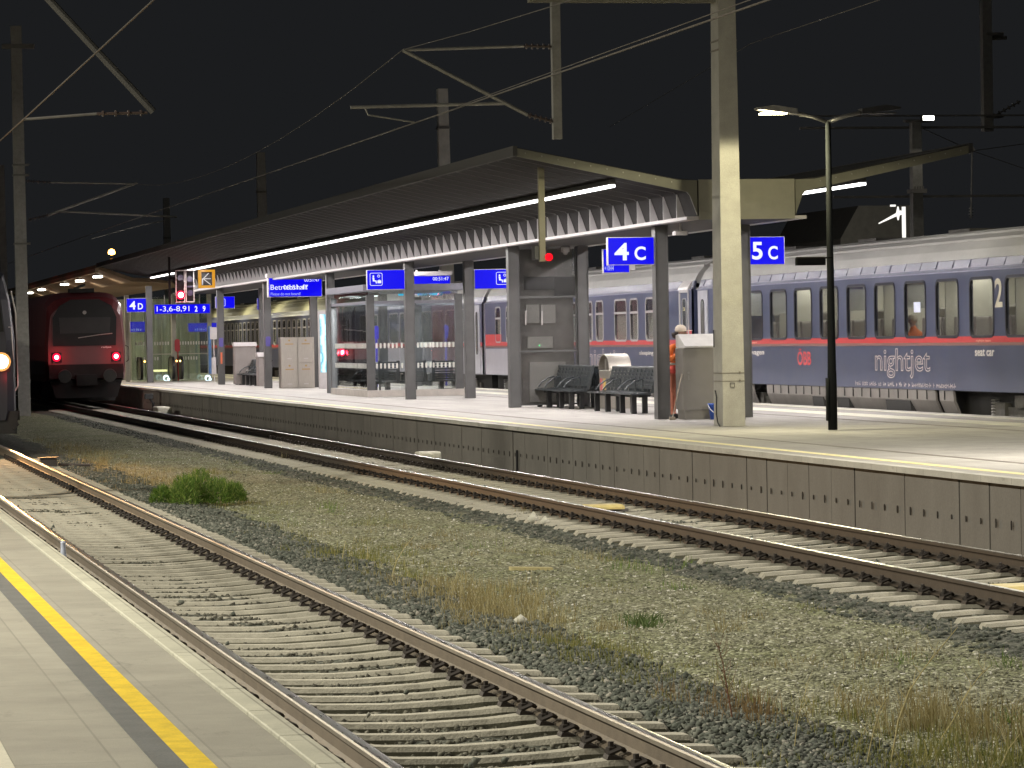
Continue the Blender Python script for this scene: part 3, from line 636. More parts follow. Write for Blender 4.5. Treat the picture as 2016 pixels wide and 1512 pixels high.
m = MB(); m.box(14.77, 15.09, 127.985, 127.999, 4.49, 4.52); m.prism([(14.78,4.5),(15.0,4.72),(15.03,4.70),(14.82,4.5)], 127.985, 127.999); m.prism([(14.78,4.51),(15.06,4.28),(15.09,4.30),(14.82,4.51)], 127.985, 127.999); m.box(14.76, 14.80, 127.985, 127.999, 4.28, 4.5); obj('arrow', m, mat('dim arrow', (.15,.15,.15), .7), ab)
rp = thing('hanging_signal', 'thin olive post hanging from the roof edge with a small red ring light', 'signal', (13.68, 64, 3.57))
m = MB(); m.box(13.62, 13.73, 63.95, 64.05, 3.57, 5.36); obj('post', m, mat('olive post', (.2,.185,.12), .6), rp)
m = MB(); m.box(13.54, 13.615, 64.0, 64.3, 3.62, 3.86); obj('signal_case', m, black, rp)
m = MB(); m.ring(rrect(13.785, 3.65, .13, .14, .06), rrect(13.785, 3.65, .07, .08, .034), 63.9, 63.95, 'y'); m.box(13.73, 13.84, 63.96, 64.0, 3.6, 3.7); obj('ring_lamp', m, reddim_e, rp)
m = MB(); m.cbox(17.44, 17.62, 79.4, 79.6, 4.12, 4.25, .03); m.lathe((17.53, 79.5, 4.05), [(.0,0),(.05,.02),(.07,.08)], 10); tag(obj('camera_dome', m, palesteel, smooth=False), 'small white camera under the roof beam above the benches', 'camera')
m = MB(); p = at(1340, 460, Y=64.5); m.tube([(p.x,64.5,4.26),(p.x,64.5,p.z+.05)], .02); m.cbox(p.x-.14, p.x+.12, 64.4, 64.6, p.z-.03, p.z+.05, .02); tag(obj('lamp_fitting', m, palesteel), 'small pale fitting hanging under the roof beam near the concrete mast', 'fitting')
# ================================================================== PLATFORM FURNITURE
# glass waiting shelter
SX0, SX1, SY0, SY1 = 15.97, 18.74, 98.5, 105.4
sh = thing('waiting_shelter', 'glass walled waiting shelter with dotted safety bands and a stone plinth', 'shelter', ((SX0+SX1)/2, (SY0+SY1)/2, ZP))
m = MB(); z1 = ZP+.19
m.box(SX0, SX1, SY0, SY0+.2, ZP, z1); m.box(SX0, SX0+.2, SY0+.2, SY1, ZP, z1); m.box(SX1-.2, SX1, SY0+.2, SY1, ZP, z1); m.box(SX0+.2, SX1-.2, SY1-.2, SY1, ZP, z1)
obj('plinth', m, mat('stone plinth', (.45,.41,.38), .7, var=.15), sh)
for x, yy in ((SX0+.12, SY0+.1), (SX1-.12, SY0+.1), (SX0+.12, SY1-.1), (SX1-.12, SY1-.1)):
    m = MB(); m.box(x-.11, x+.11, yy-.08, yy+.08, z1, 3.45); obj('post', m, darkmetal, sh)
m = MB(); m.box(SX0-.1, SX1+.1, SY0-.1, SY1+.1, 3.56, 3.74); m.box(SX0+.02, SX1-.02, SY0+.03, SY0+.17, 3.2, 3.28); m.box(SX0+.03, SX0+.17, SY0+.2, SY1-.2, 3.2, 3.28); m.box(SX1-.17, SX1-.03, SY0+.2, SY1-.2, 3.2, 3.28); m.box(SX0+.02, SX1-.02, SY1-.17, SY1-.03, 3.2, 3.28); obj('roof', m, mat('shelter roof', (.16,.16,.19), .5, .2), sh)
for x in (16.45, 17.0):
    lf = obj('ceiling_lamp', MB().cbox(x-.16, x+.16, 103.4, 104.6, 3.49, 3.555, .02), palesteel, sh)
    obj('diffuser', MB().box(x-.13, x+.13, 103.45, 104.55, 3.475, 3.4895), emi('shelter lamp', (.95,1,1), 3.), lf)
    area('shelter_light', (x, 104, 3.46), 120, .25, (.95,1.,1.), sh, 1.1)
for pa, pb in ((784,800),(822,841),(851,871)):
    a = at(pa, 574, Y=105.2); b = at(pb, 582, Y=105.2); obj('info_strip', MB().box(a.x, b.x, 105.18, 105.2, b.z, a.z), emi('cyan strip', (.05,.55,.85), .9), sh)
def dots(mb, x0, x1, zc, y):
    x = x0
    while x < x1: mb.prism(rrect(x, zc, .055, .15, .026, 3), y-.004, y-.001); x += .115
def dotsx(mb, y0, y1, zc, x):
    y = y0
    while y < y1: mb.prism(rrect(y, zc, .075, .15, .03, 3), x-.004, x-.001, 'x'); y += .16
dotm = mat('etched dots', (.62,.62,.58), .7)
bays = [(SX0+.24, SX0+.95), (SX0+.96, SX0+1.85), (SX0+1.86, SX1-.24)]
for x0, x1 in bays:
    m = MB(); m.box(x0, x1-.01, SY0+.095, SY0+.105, z1, 3.55); p = obj('pane', m, clear, sh)
    m = MB(); dots(m, x0+.05, x1-.02, 2.02, SY0+.094); dots(m, x0+.05, x1-.02, 1.45, SY0+.094); obj('safety_dots', m, dotm, p)
for y0, y1 in ((SY0+.3, SY0+2.4), (SY0+2.42, SY0+4.5), (SY0+4.52, SY1-.3)):
    for x in (SX0+.1, SX1-.1):
        m = MB(); m.box(x-.005, x+.005, y0, y1, z1, 3.55); p = obj('pane', m, glass('side glass', (.82,.84,.84), .10) if x < 17 else clear, sh)
        m = MB(); dotsx(m, y0+.05, y1-.02, 2.02, x-.006); dotsx(m, y0+.05, y1-.02, 1.45, x-.006); obj('safety_dots', m, dotm, p)
m = MB(); m.box(SX0+.24, SX1-.24, SY1-.105, SY1-.095, z1, 3.55); obj('pane', m, clear, sh)
# bench builder: units along the platform
def bench(label, x0, y0, n, face=-1, group='slatted black platform benches', pitch=.66, rot=None):
    """x0 = front edge; face -1 looks towards the near track, +1 the other way"""
    L = n*pitch; t = thing('bench', label, 'bench', (x0, y0, ZP), group); f = -face
    X = lambda a: x0+f*a
    m = MB(); 
    for k in range(6):
        a = .0+k*.075; z = .44-.02*math.sin(k/5*math.pi)+(-.03 if k == 0 else 0)
        m.box(X(a), X(a+.069), y0, y0+L, ZP+z-.02, ZP+z)
    for k in range(n*2+1): yy = y0+L*k/(n*2); m.box(X(.03), X(.44), yy-.012, yy+.012, ZP+.385, ZP+.415)
    obj('seat', m, blackgloss, t)
    m = MB()
    for k in range(6):
        a = .46+k*.022; z = .50+k*.07
        m.box(X(a), X(a+.02), y0, y0+L, ZP+z, ZP+z+.063)
    m.tube([(X(.59), y0, ZP+.93), (X(.59), y0+L, ZP+.93)], .03)
    for k in range(n*2+1):
        yy = y0+L*k/(n*2); m.prism([(X(.43),ZP+.42),(X(.50),ZP+.42),(X(.61),ZP+.92),(X(.57),ZP+.93)][::int(f)], yy-.012, yy+.012)
    obj('backrest', m, blackgloss, t)
    for k in range(1, n, 1):
        yy = y0+pitch*k
        if k == 3 and n == 6: continue
        m = MB(); m.tube([(X(.05),yy,ZP+.46),(X(.12),yy,ZP+.56),(X(.26),yy,ZP+.66),(X(.42),yy,ZP+.70),(X(.44),yy,ZP+.68),(X(.42),yy,ZP+.46)], .018, 6); obj('armrest', m, blackgloss, t)
    m = MB(); m.box(X(.22), X(.30), y0+.1, y0+L-.1, ZP+.33, ZP+.384); obj('rail', m, black, t)
    for k in range(0, n+1, 2):
        yy = min(max(y0+pitch*k, y0+.3), y0+L-.3)
        for a, dy in ((.10, 0), (.36, .12)): m = MB(); m.box(X(a), X(a+.10), yy+dy-.055, yy+dy+.055, ZP, ZP+.385); obj('leg', m, black, t)
    return t
bench('black slatted bench left of the round-hooded steel bin, facing the nearer tracks', 16.82, 76.3, 6)
bench('black slatted bench right of the round-hooded steel bin beside the 4C column', 16.82, 70.4, 6)
bench('black slatted bench facing away behind the 4C column', 18.15, 66.9, 6, 1)
bench('black slatted bench facing away behind the bench left of the bin', 18.15, 76.3, 6, 1)
bench('black slatted bench in front of the two sheet steel bins', 16.7, 128.3, 6)
bench('black slatted bench farther off behind the bench by the two sheet steel bins', 16.7, 132.8, 4)
def seat_row(label, x0, y, n):
    """bench seen from behind, across the platform, inside the shelter"""
    t = thing('bench', label, 'bench', (x0, y, ZP), 'benches inside the glass shelter')
    for k in range(n):
        xa = x0+k*.78
        m = MB(); m.box(xa, xa+.09, y, y+.03, ZP+.42, ZP+1.0); m.box(xa+.53, xa+.62, y, y+.03, ZP+.42, ZP+1.0)
        for j in range(8): m.box(xa+.091, xa+.529, y+.003, y+.027, ZP+.44+j*.07, ZP+.44+j*.07+.045)
        obj('backrest', m, blackgloss, t)
    m = MB(); m.box(x0-.1, x0+n*.78-.05, y+.04, y+.5, ZP+.38, ZP+.42); obj('seat', m, blackgloss, t)
    for k in range(n): m = MB(); m.box(x0+.25+k*.78, x0+.37+k*.78, y+.15, y+.4, ZP, ZP+.379); obj('leg', m, black, t)
    for k in range(n): m = MB(); m.tube([(x0-.06+k*.78,y+.05,ZP+.62),(x0-.06+k*.78,y+.42,ZP+.62),(x0-.06+k*.78,y+.45,ZP+.42)], .02, 6); obj('armrest', m, galv, t)
seat_row('row of three black slatted seats seen from behind through the shelter glass', 16.58, 100.3, 3)
bench('black bench along the side wall inside the glass shelter', 16.3, 101.2, 5, -1, 'benches inside the glass shelter')
m = MB(); m.box(17.05, 17.3, 103.6, 103.75, ZP+.30, ZP+.62); m.box(17.15, 17.2, 103.65, 103.7, ZP, ZP+.299); tag(obj('litter_bin', m, black), 'small black bin inside the glass shelter', 'bin')
# glazed cross wall between the columns nearest the benches
gw = thing('glazed_wall', 'grey glazed cross wall with technical cabinets between two columns', 'wall', (17.14, 79.7, ZP))
m = MB()
for x in (16.47, 17.80): m.box(x-.012, x+.012, 79.66, 79.72, ZP+.03, 4.25)
for z in (.64, 1.86, 3.10): m.box(16.483, 17.787, 79.66, 79.72, z-.02, z+.02)
obj('frame', m, mat('wall frame', (.12,.12,.12), .5, .3), gw)
smoke = glass('smoked wall glass', (.80,.80,.80), .08, .15)
for za, zb in ((.66,1.84),(1.88,3.08),(3.12,4.25)):
    m = MB(); m.box(16.49, 17.78, 79.685, 79.695, za, zb); obj('pane', m, smoke, gw)
m = MB(); m.box(16.5, 17.78, 79.9, 79.95, .64, 4.2); obj('back_panel', m, mat('grey back panel', (.42,.40,.39), .6, var=.15), gw)
grey_box = mat('pale cabinet', (.72,.70,.67), .5, var=.08)
for (xa, ya), (xb, yb) in (((1037,600),(1062,636)),((1065,600),(1094,636)),((1039,663),(1089,685)),((1043,713),(1115,790)),((1033,545),(1092,570)),((1092,545),(1137,585))):
    a = at(xa, ya, Y=79.8); b = at(xb, yb, Y=79.8); m = MB(); m.box(a.x, b.x, 79.8, 79.89, b.z, a.z); obj('cabinet', m, grey_box if ya != 545 else darkmetal, gw)
a = at(1062, 680, Y=79.79); m = MB(); m.lathe((a.x, 79.785, a.z), [(.015,0),(.015,.012)], 8, 'y'); obj('indicator', m, emi('green indicator', (.1,1.,.3), 3.), gw)
for px in (1033, 1065):
    a = at(px, 612, Y=79.67); b = at(px, 640, Y=79.67); m = MB(); m.tube([(a.x+.02, 79.64, a.z), (b.x+.02, 79.64, b.z)], .018, 6); obj('handle', m, palesteel, gw)
# stainless bins, lockers, poster box, cabinet
def hooded_bin(label, x, y):
    t = thing('litter_bin', label, 'bin', (x, y, ZP)); m = MB(); m.cbox(x-.24, x+.24, y-.5, y+.5, ZP+.03, ZP+.86, .02); obj('body', m, steel, t)
    pr = [(y+.51*math.cos(math.radians(a)), ZP+.87+.34*math.sin(math.radians(a))) for a in range(0, 181, 10)]
    inn = [(y+.485*math.cos(math.radians(a)), ZP+.87+.315*math.sin(math.radians(a))) for a in range(180, -1, -10)]
    m = MB(); n = len(pr); k = 2*n; vs = [(xx, p[0], p[1]) for xx in (x-.25, x+.25) for p in pr+inn]
    for i in range(n-1): m.add([vs[i], vs[i+1], vs[k+i+1], vs[k+i]], [(0,1,2,3)]); m.add([vs[k-1-i], vs[k-2-i], vs[2*k-2-i], vs[2*k-1-i]], [(3,2,1,0)]); m.add([vs[i], vs[k-1-i], vs[k-2-i], vs[i+1]], [(0,1,2,3)]); m.add([vs[k+i], vs[k+i+1], vs[2*k-2-i], vs[2*k-1-i]], [(0,1,2,3)])
    m.prism([(p[0], p[1]) for p in pr], x+.20, x+.24, 'x'); m.box(x-.2, x+.19, y-.05, y+.1, ZP+.865, ZP+1.1); obj('hood', m, steel, t)
    for k, (c, mm) in enumerate((((.5,.12,.12),.28),((.6,.42,.1),.36),((.06,.06,.06),.5))):
        m = MB(); m.box(x-.246, x-.2405, y+.38-k*.3-.2, y+.38-k*.3, ZP+.42, ZP+.68); obj('sorting_label', m, mat('bin label', c, .5), t)
    return t
hooded_bin('stainless litter bin with a rounded hood between the two near benches', 17.64, 75.2)
def sheet_bin(label, pxl, pxr, pyt, y):
    a = at(pxl, pyt, Y=y); b = at(pxr, pyt, Y=y); t = thing('litter_bin', label, 'bin', ((a.x+b.x)/2, y, ZP), 'sheet steel bins behind the far bench')
    m = MB(); m.cbox(a.x, b.x, y, y+.6, ZP+.03, a.z-.16, .015); obj('body', m, mat('bin sheet', (.30,.27,.26), .5, .4, var=.1), t)
    m = MB(); m.prism([(y-.06,a.z-.155),(y+.6,a.z-.155),(y+.6,a.z-.02),(y+.2,a.z)], a.x-.02, b.x+.02, 'x'); obj('lid', m, palesteel, t)
sheet_bin('taller sheet steel bin with a sloping lid behind the far bench', 462, 504, 674, 133.8)
sheet_bin('shorter sheet steel bin with a sloping lid beside the lockers column', 508, 531, 694, 126.2)
lk = thing('luggage_lockers', 'block of four brushed steel lockers between two platform columns', 'lockers', (17.2, 121, ZP))
m = MB(); m.box(16.62, 17.78, 121.0, 121.6, ZP, 2.33); obj('body', m, steel, lk)
for i in range(2):
    for j in range(2):
        x0 = 16.64+i*.57; z0 = ZP+.03+j*.87
        m = MB(); m.cbox(x0, x0+.55, 120.97, 120.999, z0, z0+.84, .008); d = obj('door', m, steel, lk)
        m = MB(); m.lathe((x0+.27, 120.955, z0+.74), [(.035,0),(.035,.014)], 10, 'y'); m.box(x0+.13, x0+.41, 120.955, 120.969, z0+.60, z0+.635); obj('lock', m, brass := mat('locker brass', (.4,.27,.12), .4, .6), d)
        m = MB(); m.box(x0+.20, x0+.35, 120.955, 120.969, z0+.10, z0+.13); obj('number_plate', m, palesteel, d)
a = at(629.5, 619, Y=118.2); b = at(643, 733, Y=118.2)
ad = thing('poster_lightbox', 'narrow lit pale blue poster box on edge beside the shelter', 'light box', (a.x, 118.2, ZP))
m = MB(); m.box(a.x-.03, b.x+.12, 118.22, 118.5, ZP, a.z+.12); obj('case', m, palesteel, ad)
def poster():
    m, N, L, B = nt('poster'); tc = N.new('ShaderNodeTexCoord'); n1 = N.new('ShaderNodeTexWave'); n1.inputs['Scale'].default_value = 1.4; n1.inputs['Distortion'].default_value = 9; n1.inputs['Detail'].default_value = 3; L.new(tc.outputs['Object'], n1.inputs['Vector'])
    r = N.new('ShaderNodeValToRGB'); r.color_ramp.elements[0].color = (.05,.42,.62,1); r.color_ramp.elements[1].color = (.75,.95,1,1); e = r.color_ramp.elements.new(.25); e.color = (.35,.8,.9,1); L.new(n1.outputs['Fac'], r.inputs[0])
    L.new(r.outputs[0], B.inputs['Emission Color']); B.inputs['Emission Strength'].default_value = 1.05; B.inputs['Base Color'].default_value = (.1,.1,.1,1); return m
m = MB(); m.box(a.x, b.x, 118.205, 118.219, b.z, a.z); obj('poster', m, poster(), ad)
cb = thing('steel_cabinet', 'stainless cabinet with a sloping lid beside the concrete mast', 'cabinet', (16.9, 65.3, ZP))
m = MB(); m.cbox(16.57, 17.27, 65.0, 65.6, ZP+.18, 1.93, .012); m.box(16.60, 17.24, 65.03, 65.57, ZP, ZP+.179); obj('body', m, mat('dull cabinet steel', (.24,.225,.205), .5, .5, var=.07, vs=2), cb)
m = MB(); m.prism([(64.94,1.96),(65.66,1.96),(65.66,2.17),(65.5,2.19)], 16.60, 17.3, 'x'); m.box(16.60, 17.3, 64.96, 65.64, 1.931, 1.959); obj('lid', m, mat('pale lid', (.66,.64,.63), .45, .2), cb)
a = at(1356, 734, Y=64.98); m = MB(); m.lathe((a.x, 64.97, a.z), [(.02,0),(.02,.028)], 8, 'y'); m.box(a.x-.012, a.x+.012, 64.975, 64.99, a.z-.13, a.z-.05); obj('lock', m, galv, cb)
bk = thing('bucket', 'blue plastic bucket with a white handle at the foot of the concrete mast', 'bucket', (17.1, 64.55, ZP))
bluep = mat('blue plastic', (.035,.10,.48), .45, var=.12)
m = MB(); m.lathe((17.1, 64.55, ZP), [(.13,0),(.165,.27),(.175,.27),(.175,.30),(.155,.30),(.12,.03)], 20); obj('body', m, bluep, bk, True)
m = MB(); m.tube([(17.1-.175*math.cos(a), 64.55-.19*abs(math.sin(a))*1.0, ZP+.285-.19*math.sin(a)) for a in [math.pi*i/12 for i in range(13)]], .008, 6); obj('handle', m, mat('white plastic', (.6,.62,.66), .5), bk)
a = at(1344, 736, Y=64.9); b = at(1324, 823, Y=64.75)
m = MB(); m.tube([(a.x, 64.96, a.z), (b.x, 64.75, ZP+.05)], .011, 6); m.box(b.x-.06, b.x+.05, 64.72, 64.78, ZP, ZP+.06); tag(obj('broom', m, mat('broom wood', (.35,.3,.24), .6)), 'thin broom leaning against the stainless cabinet', 'broom')
# stairwell: glass enclosure, escalators
es = thing('stairwell_enclosure', 'glass stairwell enclosure with posts and dotted bands under the roof end', 'enclosure', (16.6, 153, ZP))
m = MB()
for px in (252, 344, 414):
    p = at(px, 750, Y=152.5); m.box(p.x-.09, p.x+.09, 152.4, 152.6, ZP, 4.3)
m.box(15.2, 18.1, 152.45, 152.55, 1.72, 1.76); obj('frame', m, mat('pale post', (.42,.41,.34), .6), es)
mul = mat('pale mullion', (.40,.42,.34), .6)
for k in range(9):
    x = 14.5+k*.42; m = MB(); m.box(x-.03, x+.03, 159.9, 159.99, ZP, 4.2); obj('mullion', m, mul, es)
green_g = glass('greenish glass', (.80,.88,.80), .08, .05)
for xa, xb in ((14.5, 16.2), (16.4, 17.9)):
    m = MB(); m.box(xa, xb, 152.49, 152.50, ZP, 4.2); p = obj('pane', m, green_g, es); m = MB(); dots(m, xa+.2, xb-.1, 2.2, 152.48); dots(m, xa+.2, xb-.5, 1.55, 152.48); obj('safety_dots', m, dotm, p)
m = MB(); m.box(14.2, 18.3, 160.0, 160.1, ZP, 4.2); obj('back_wall', m, mat('profiled pale wall', (.34,.36,.29), .6, var=.5, vs=1.2, stretch=(3,1,.12)), es)
m = MB(); p = at(350, 680, Y=152.3); m.prism(rrect(p.x-.02, p.z, .22, .55, .1), 152.28, 152.33); m.tube([(p.x, 152.3, ZP), (p.x, 152.3, p.z-.2)], .025, 6); tag(obj('warning_plate', m, mat('red plate', (.45,.02,.03), .5)), 'rounded red plate on the stairwell post below the platform list', 'sign')
for i, (pa, pb) in enumerate(((279,283),(342,346),(359,365))):
    a = at(pa, 705, Y=151.5)
    t = thing('escalator', ('black escalator handrail end left of the end column','left of two black escalator handrail ends behind the stairwell glass','right of two black escalator handrail ends behind the stairwell glass')[i], 'escalator', (a.x, 151.5, ZP), 'escalator ends at the stairwell')
    m = MB(); m.ring(rrect(152.4, ZP+.56, 1.9, .98, .42, 6), rrect(152.4, ZP+.56, 1.78, .86, .36, 6), a.x-.05, a.x+.05); obj('handrail', m, black, t)
    m = MB(); m.prism(rrect(152.4, ZP+.56, 1.76, .84, .35, 6), a.x-.015, a.x+.015, 'x'); obj('balustrade', m, mat('balustrade', (.2,.19,.17), .4, .4), t)
    m = MB(); m.lathe((a.x+(.12 if i != 2 else -.1), 151.45, ZP+.86), [(.0,-.04),(.04,0),(.0,.04)], 8); obj('indicator', m, amber_e if i != 2 else emi('yellow indicator', (1,.8,.2), 8.), t)
for px in (327, 409):
    p = at(px, 744, Y=151.0); t = thing('floor_pictogram', 'small lit white pictogram low on the stairwell glass, %s' % ('left' if px < 350 else 'right'), 'pictogram', (p.x, 151, ZP+.03))
    m = MB(); m.ring(rrect(p.x, p.z, .26, .26, .12), rrect(p.x+.02, p.z-.03, .15, .15, .07), 150.99, 151.02, 'y'); m.lathe((p.x+.10, 150.98, p.z-.06), [(.07,0),(.07,.02)], 10, 'y'); obj('mark', m, emi('white pictogram', (.75,.95,1.), 1.5), t)
m = MB(); p = at(318, 730, Y=154); m.box(p.x-.35, p.x+.25, 154, 154.2, p.z-.04, p.z+.05); tag(obj('step_light', m, emi('step light', (1,.85,.45), 1.6)), 'low yellow light band behind the stairwell glass', 'light')
m = MB(); p = at(417, 690, Y=150); m.tube([(p.x-.08,150,ZP+.3),(p.x-.08,150,2.9)], .07, 10); tag(obj('banner_stand', m, mat('blue stand', (.12,.25,.55), .5)), 'slim pale blue upright post beside the stairwell column', 'post')
m = MB(); p = at(427, 656, Y=147.5); m.box(p.x-.28, p.x+.0, 147.5, 147.6, p.z-.25, p.z+.25); m.box(p.x-.15, p.x-.11, 147.52, 147.58, ZP, p.z-.2501); m.box(p.x-.24, p.x-.05, 147.49, 147.55, ZP+.3, ZP+1.0); tag(obj('info_stand', m, palesteel), 'pale square notice board on a thin stand by the stairwell', 'notice board')
# column with blue call sign seen through the shelter
m = MB(); p = at(741, 655, Y=106.5); m.prism(rrect(p.x, p.z, .13, .42, .06), 106.45, 106.5); m.box(p.x-.03, p.x+.03, 106.505, 106.56, ZP, p.z+.1); tag(obj('call_point', m, mat('blue plate', (.06,.04,.5), .5)), 'slim blue call point behind the shelter glass', 'call point')
# ================================================================== PEOPLE
def skin(name, verts, edges, radii, m, parent, levels=2, root=0):
    org = ORG[parent.name]
    me = bpy.data.meshes.new(name); me.from_pydata([(v[0]-org[0], v[1]-org[1], v[2]-org[2]) for v in verts], edges, [])
    o = bpy.data.objects.new(name, me); link(o, parent)
    sm = o.modifiers.new('skin', 'SKIN'); sm.use_smooth_shade = True; sm.branch_smoothing = .6
    for i, r in enumerate(radii):
        sv = me.skin_vertices[0].data[i]; sv.radius = r if isinstance(r, tuple) else (r, r); sv.use_root = (i == root)
    ss = o.modifiers.new('sub', 'SUBSURF'); ss.levels = levels; ss.render_levels = levels
    dg = bpy.context.evaluated_depsgraph_get(); dg.update(); nm = bpy.data.meshes.new_from_object(o.evaluated_get(dg))
    o.modifiers.clear(); o.data = nm; nm.materials.clear(); nm.materials.append(m); ORG[o.name] = org
    nm.polygons.foreach_set('use_smooth', [True]*len(nm.polygons)); return o
skin_m = mat('skin', (.42,.25,.18), .55, var=.08)
hivis = mat('hi-vis orange cloth', (.98,.22,.04), .75, var=.15, bump=.3, bs=25)
hired = mat('hi-vis red cloth', (.72,.09,.07), .75, var=.15, bump=.3, bs=25)
cap_m = mat('pale cap', (.80,.70,.60), .8, var=.15); hair_m = mat('dark hair', (.03,.02,.016), .6)
def head(parent, c, d, r=.098):
    """ovoid head with jaw, nose, ears, eyes and mouth; d is the unit facing direction in plan"""
    c = Vector(c); d = Vector(d).normalized(); s = Vector((-d.y, d.x, 0)); u = Vector((0,0,1)); m = MB(); n = 16; rows = 11; vs = []
    for i in range(rows+1):
        t = math.pi*i/rows; zz = math.cos(t)*r*1.22; rr = math.sin(t)*r*(1. if zz > -.02 else .86)
        for k in range(n):
            a = 2*math.pi*k/n; q = s*math.sin(a)*rr*.82+d*(math.cos(a)*rr*.98+(.012 if zz < 0 and math.cos(a) > .4 else 0)); vs.append(c+q+u*zz)
    m.add(vs, [(i*n+k, i*n+(k+1)%n, (i+1)*n+(k+1)%n, (i+1)*n+k) for i in range(rows) for k in range(n)])
    b = c+d*r*.95; m.add([b+u*.02, b-u*.025+s*.016, b-u*.025-s*.016, b+d*.03-u*.022], [(0,1,3),(0,3,2),(1,2,3)])
    for sg in (-1, 1): m.lathe(tuple(c+s*sg*r*.82), [(.0,-.03),(.022,-.02),(.026,.01),(.0,.032)], 6)
    o = obj('head', m, skin_m, parent, True)
    m = MB()
    for sg in (-1, 1): e = c+d*r*.90+s*sg*.035+u*.018; m.lathe(tuple(e), [(.0,-.01),(.013,0),(.0,.01)], 8)
    e = c+d*r*.93-u*.052; m.tube([e-s*.024, e, e+s*.024], .006, 5); obj('face_features', m, hair_m, o)
    return o
def hand(parent, wrist, dirv, m_):
    """palm, four curled fingers and a thumb"""
    w_ = Vector(wrist); d = Vector(dirv).normalized(); s = d.cross(Vector((0,0,1))).normalized(); u = s.cross(d); m = MB()
    m.tube([w_, w_+d*.045, w_+d*.09], .030, 8)
    for k, L in enumerate((.062,.074,.07,.055)):
        b = w_+d*.088+s*(-.03+k*.02); m.tube([b, b+d*L*.45-u*.006, b+d*L*.8-u*.022, b+d*L*.9-u*.045], .0085, 6, .0065)
    b = w_+d*.035-s*.028; m.tube([b, b-s*.025+d*.025, b-s*.03+d*.055-u*.012], .0095, 6, .0075)
    obj('hand', m, m_, parent, True)
pw = thing('person', 'person in orange hi-vis jacket and pale cap leaning over the stainless cabinet', 'person', (16.8, 66.2, ZP))
Py = 66.2; Px = at(1331, 760, Y=66.2).x
V = [(Px,Py,ZP+.93),(Px+.02,Py,ZP+1.10),(Px+.05,Py-.02,ZP+1.27),(Px+.09,Py-.04,ZP+1.40),(Px+.11,Py-.05,ZP+1.50),
     (Px-.09,Py-.03,ZP+.88),(Px-.06,Py+.02,ZP+.50),(Px-.07,Py+.0,ZP+.10),(Px-.05,Py-.10,ZP+.05),
     (Px+.09,Py+.03,ZP+.88),(Px+.11,Py+.05,ZP+.50),(Px+.12,Py+.08,ZP+.10),(Px+.14,Py-.02,ZP+.05)]
Ed = [(0,1),(1,2),(2,3),(3,4),(0,5),(5,6),(6,7),(7,8),(0,9),(9,10),(10,11),(11,12)]
trousers = mat('salmon work trousers', (.62,.22,.14), .8, var=.2, bump=.3, bs=20)
skin('body', V, Ed, [(.155,.115),(.15,.11),(.165,.12),(.12,.09),.06,.10,.072,.058,.05,.10,.072,.058,.05], trousers, pw)
V = [(Px+.0,Py,ZP+.90),(Px+.02,Py,ZP+1.08),(Px+.05,Py-.02,ZP+1.26),(Px+.09,Py-.04,ZP+1.38),(Px-.10,Py-.05,ZP+1.36),(Px-.17,Py-.14,ZP+1.12),(Px-.02,Py-.36,ZP+1.22),
     (Px+.26,Py-.02,ZP+1.38),(Px+.36,Py-.10,ZP+1.34),(Px+.42,Py-.36,ZP+1.46)]
jk = skin('jacket', V, [(0,1),(1,2),(2,3),(3,4),(4,5),(5,6),(3,7),(7,8),(8,9)], [(.175,.135),(.17,.13),(.18,.135),(.13,.10),.075,.062,.05,.075,.062,.05], hivis, pw)
m = MB(); m.lathe((Px+.01,Py,ZP+.86), [(.0,0),(.178,.0),(.182,.05),(.176,.14),(.0,.142)], 16); obj('jacket_hem', m, hired, pw, True)
m = MB()
for z in (1.02, 1.10): m.lathe((Px+.02,Py,ZP+z), [(.176,0),(.180,.01),(.180,.035),(.176,.045)], 16)
obj('reflective_band', m, mat('silver band', (.6,.6,.58), .35, .3), jk, True)
hand(pw, (Px-.01,Py-.39,ZP+1.24), (.5,-.8,.12), black); hand(pw, (Px+.43,Py-.39,ZP+1.47), (.2,-.9,.1), skin_m)
hd = head(pw, (Px+.10,Py-.08,ZP+1.64), (.85,-.52,0))
m = MB(); c = (Px+.09,Py-.07,ZP+1.67); m.lathe(c, [(.105,-.02),(.112,.03),(.10,.08),(.06,.115),(.0,.125)], 16); m.prism([(c[0]+.03,c[1]-.11),(c[0]+.13,c[1]-.05),(c[0]+.2,c[1]-.14),(c[0]+.1,c[1]-.2)], c[2]+.0, c[2]+.012, 'z'); obj('cap', m, cap_m, pw, True)
m = MB(); m.lathe((Px+.015,Py-.03,ZP+1.595), [(.0,-.08),(.075,-.05),(.095,.0),(.098,.05),(.0,.055)], 12); obj('hair', m, hair_m, pw, True)
m = MB()
for dx, dy in ((-.06,-.06),(.13,.02)): m.cbox(Px+dx-.05, Px+dx+.05, Py+dy-.17, Py+dy+.10, ZP, ZP+.09, .02)
obj('shoes', m, black, pw)
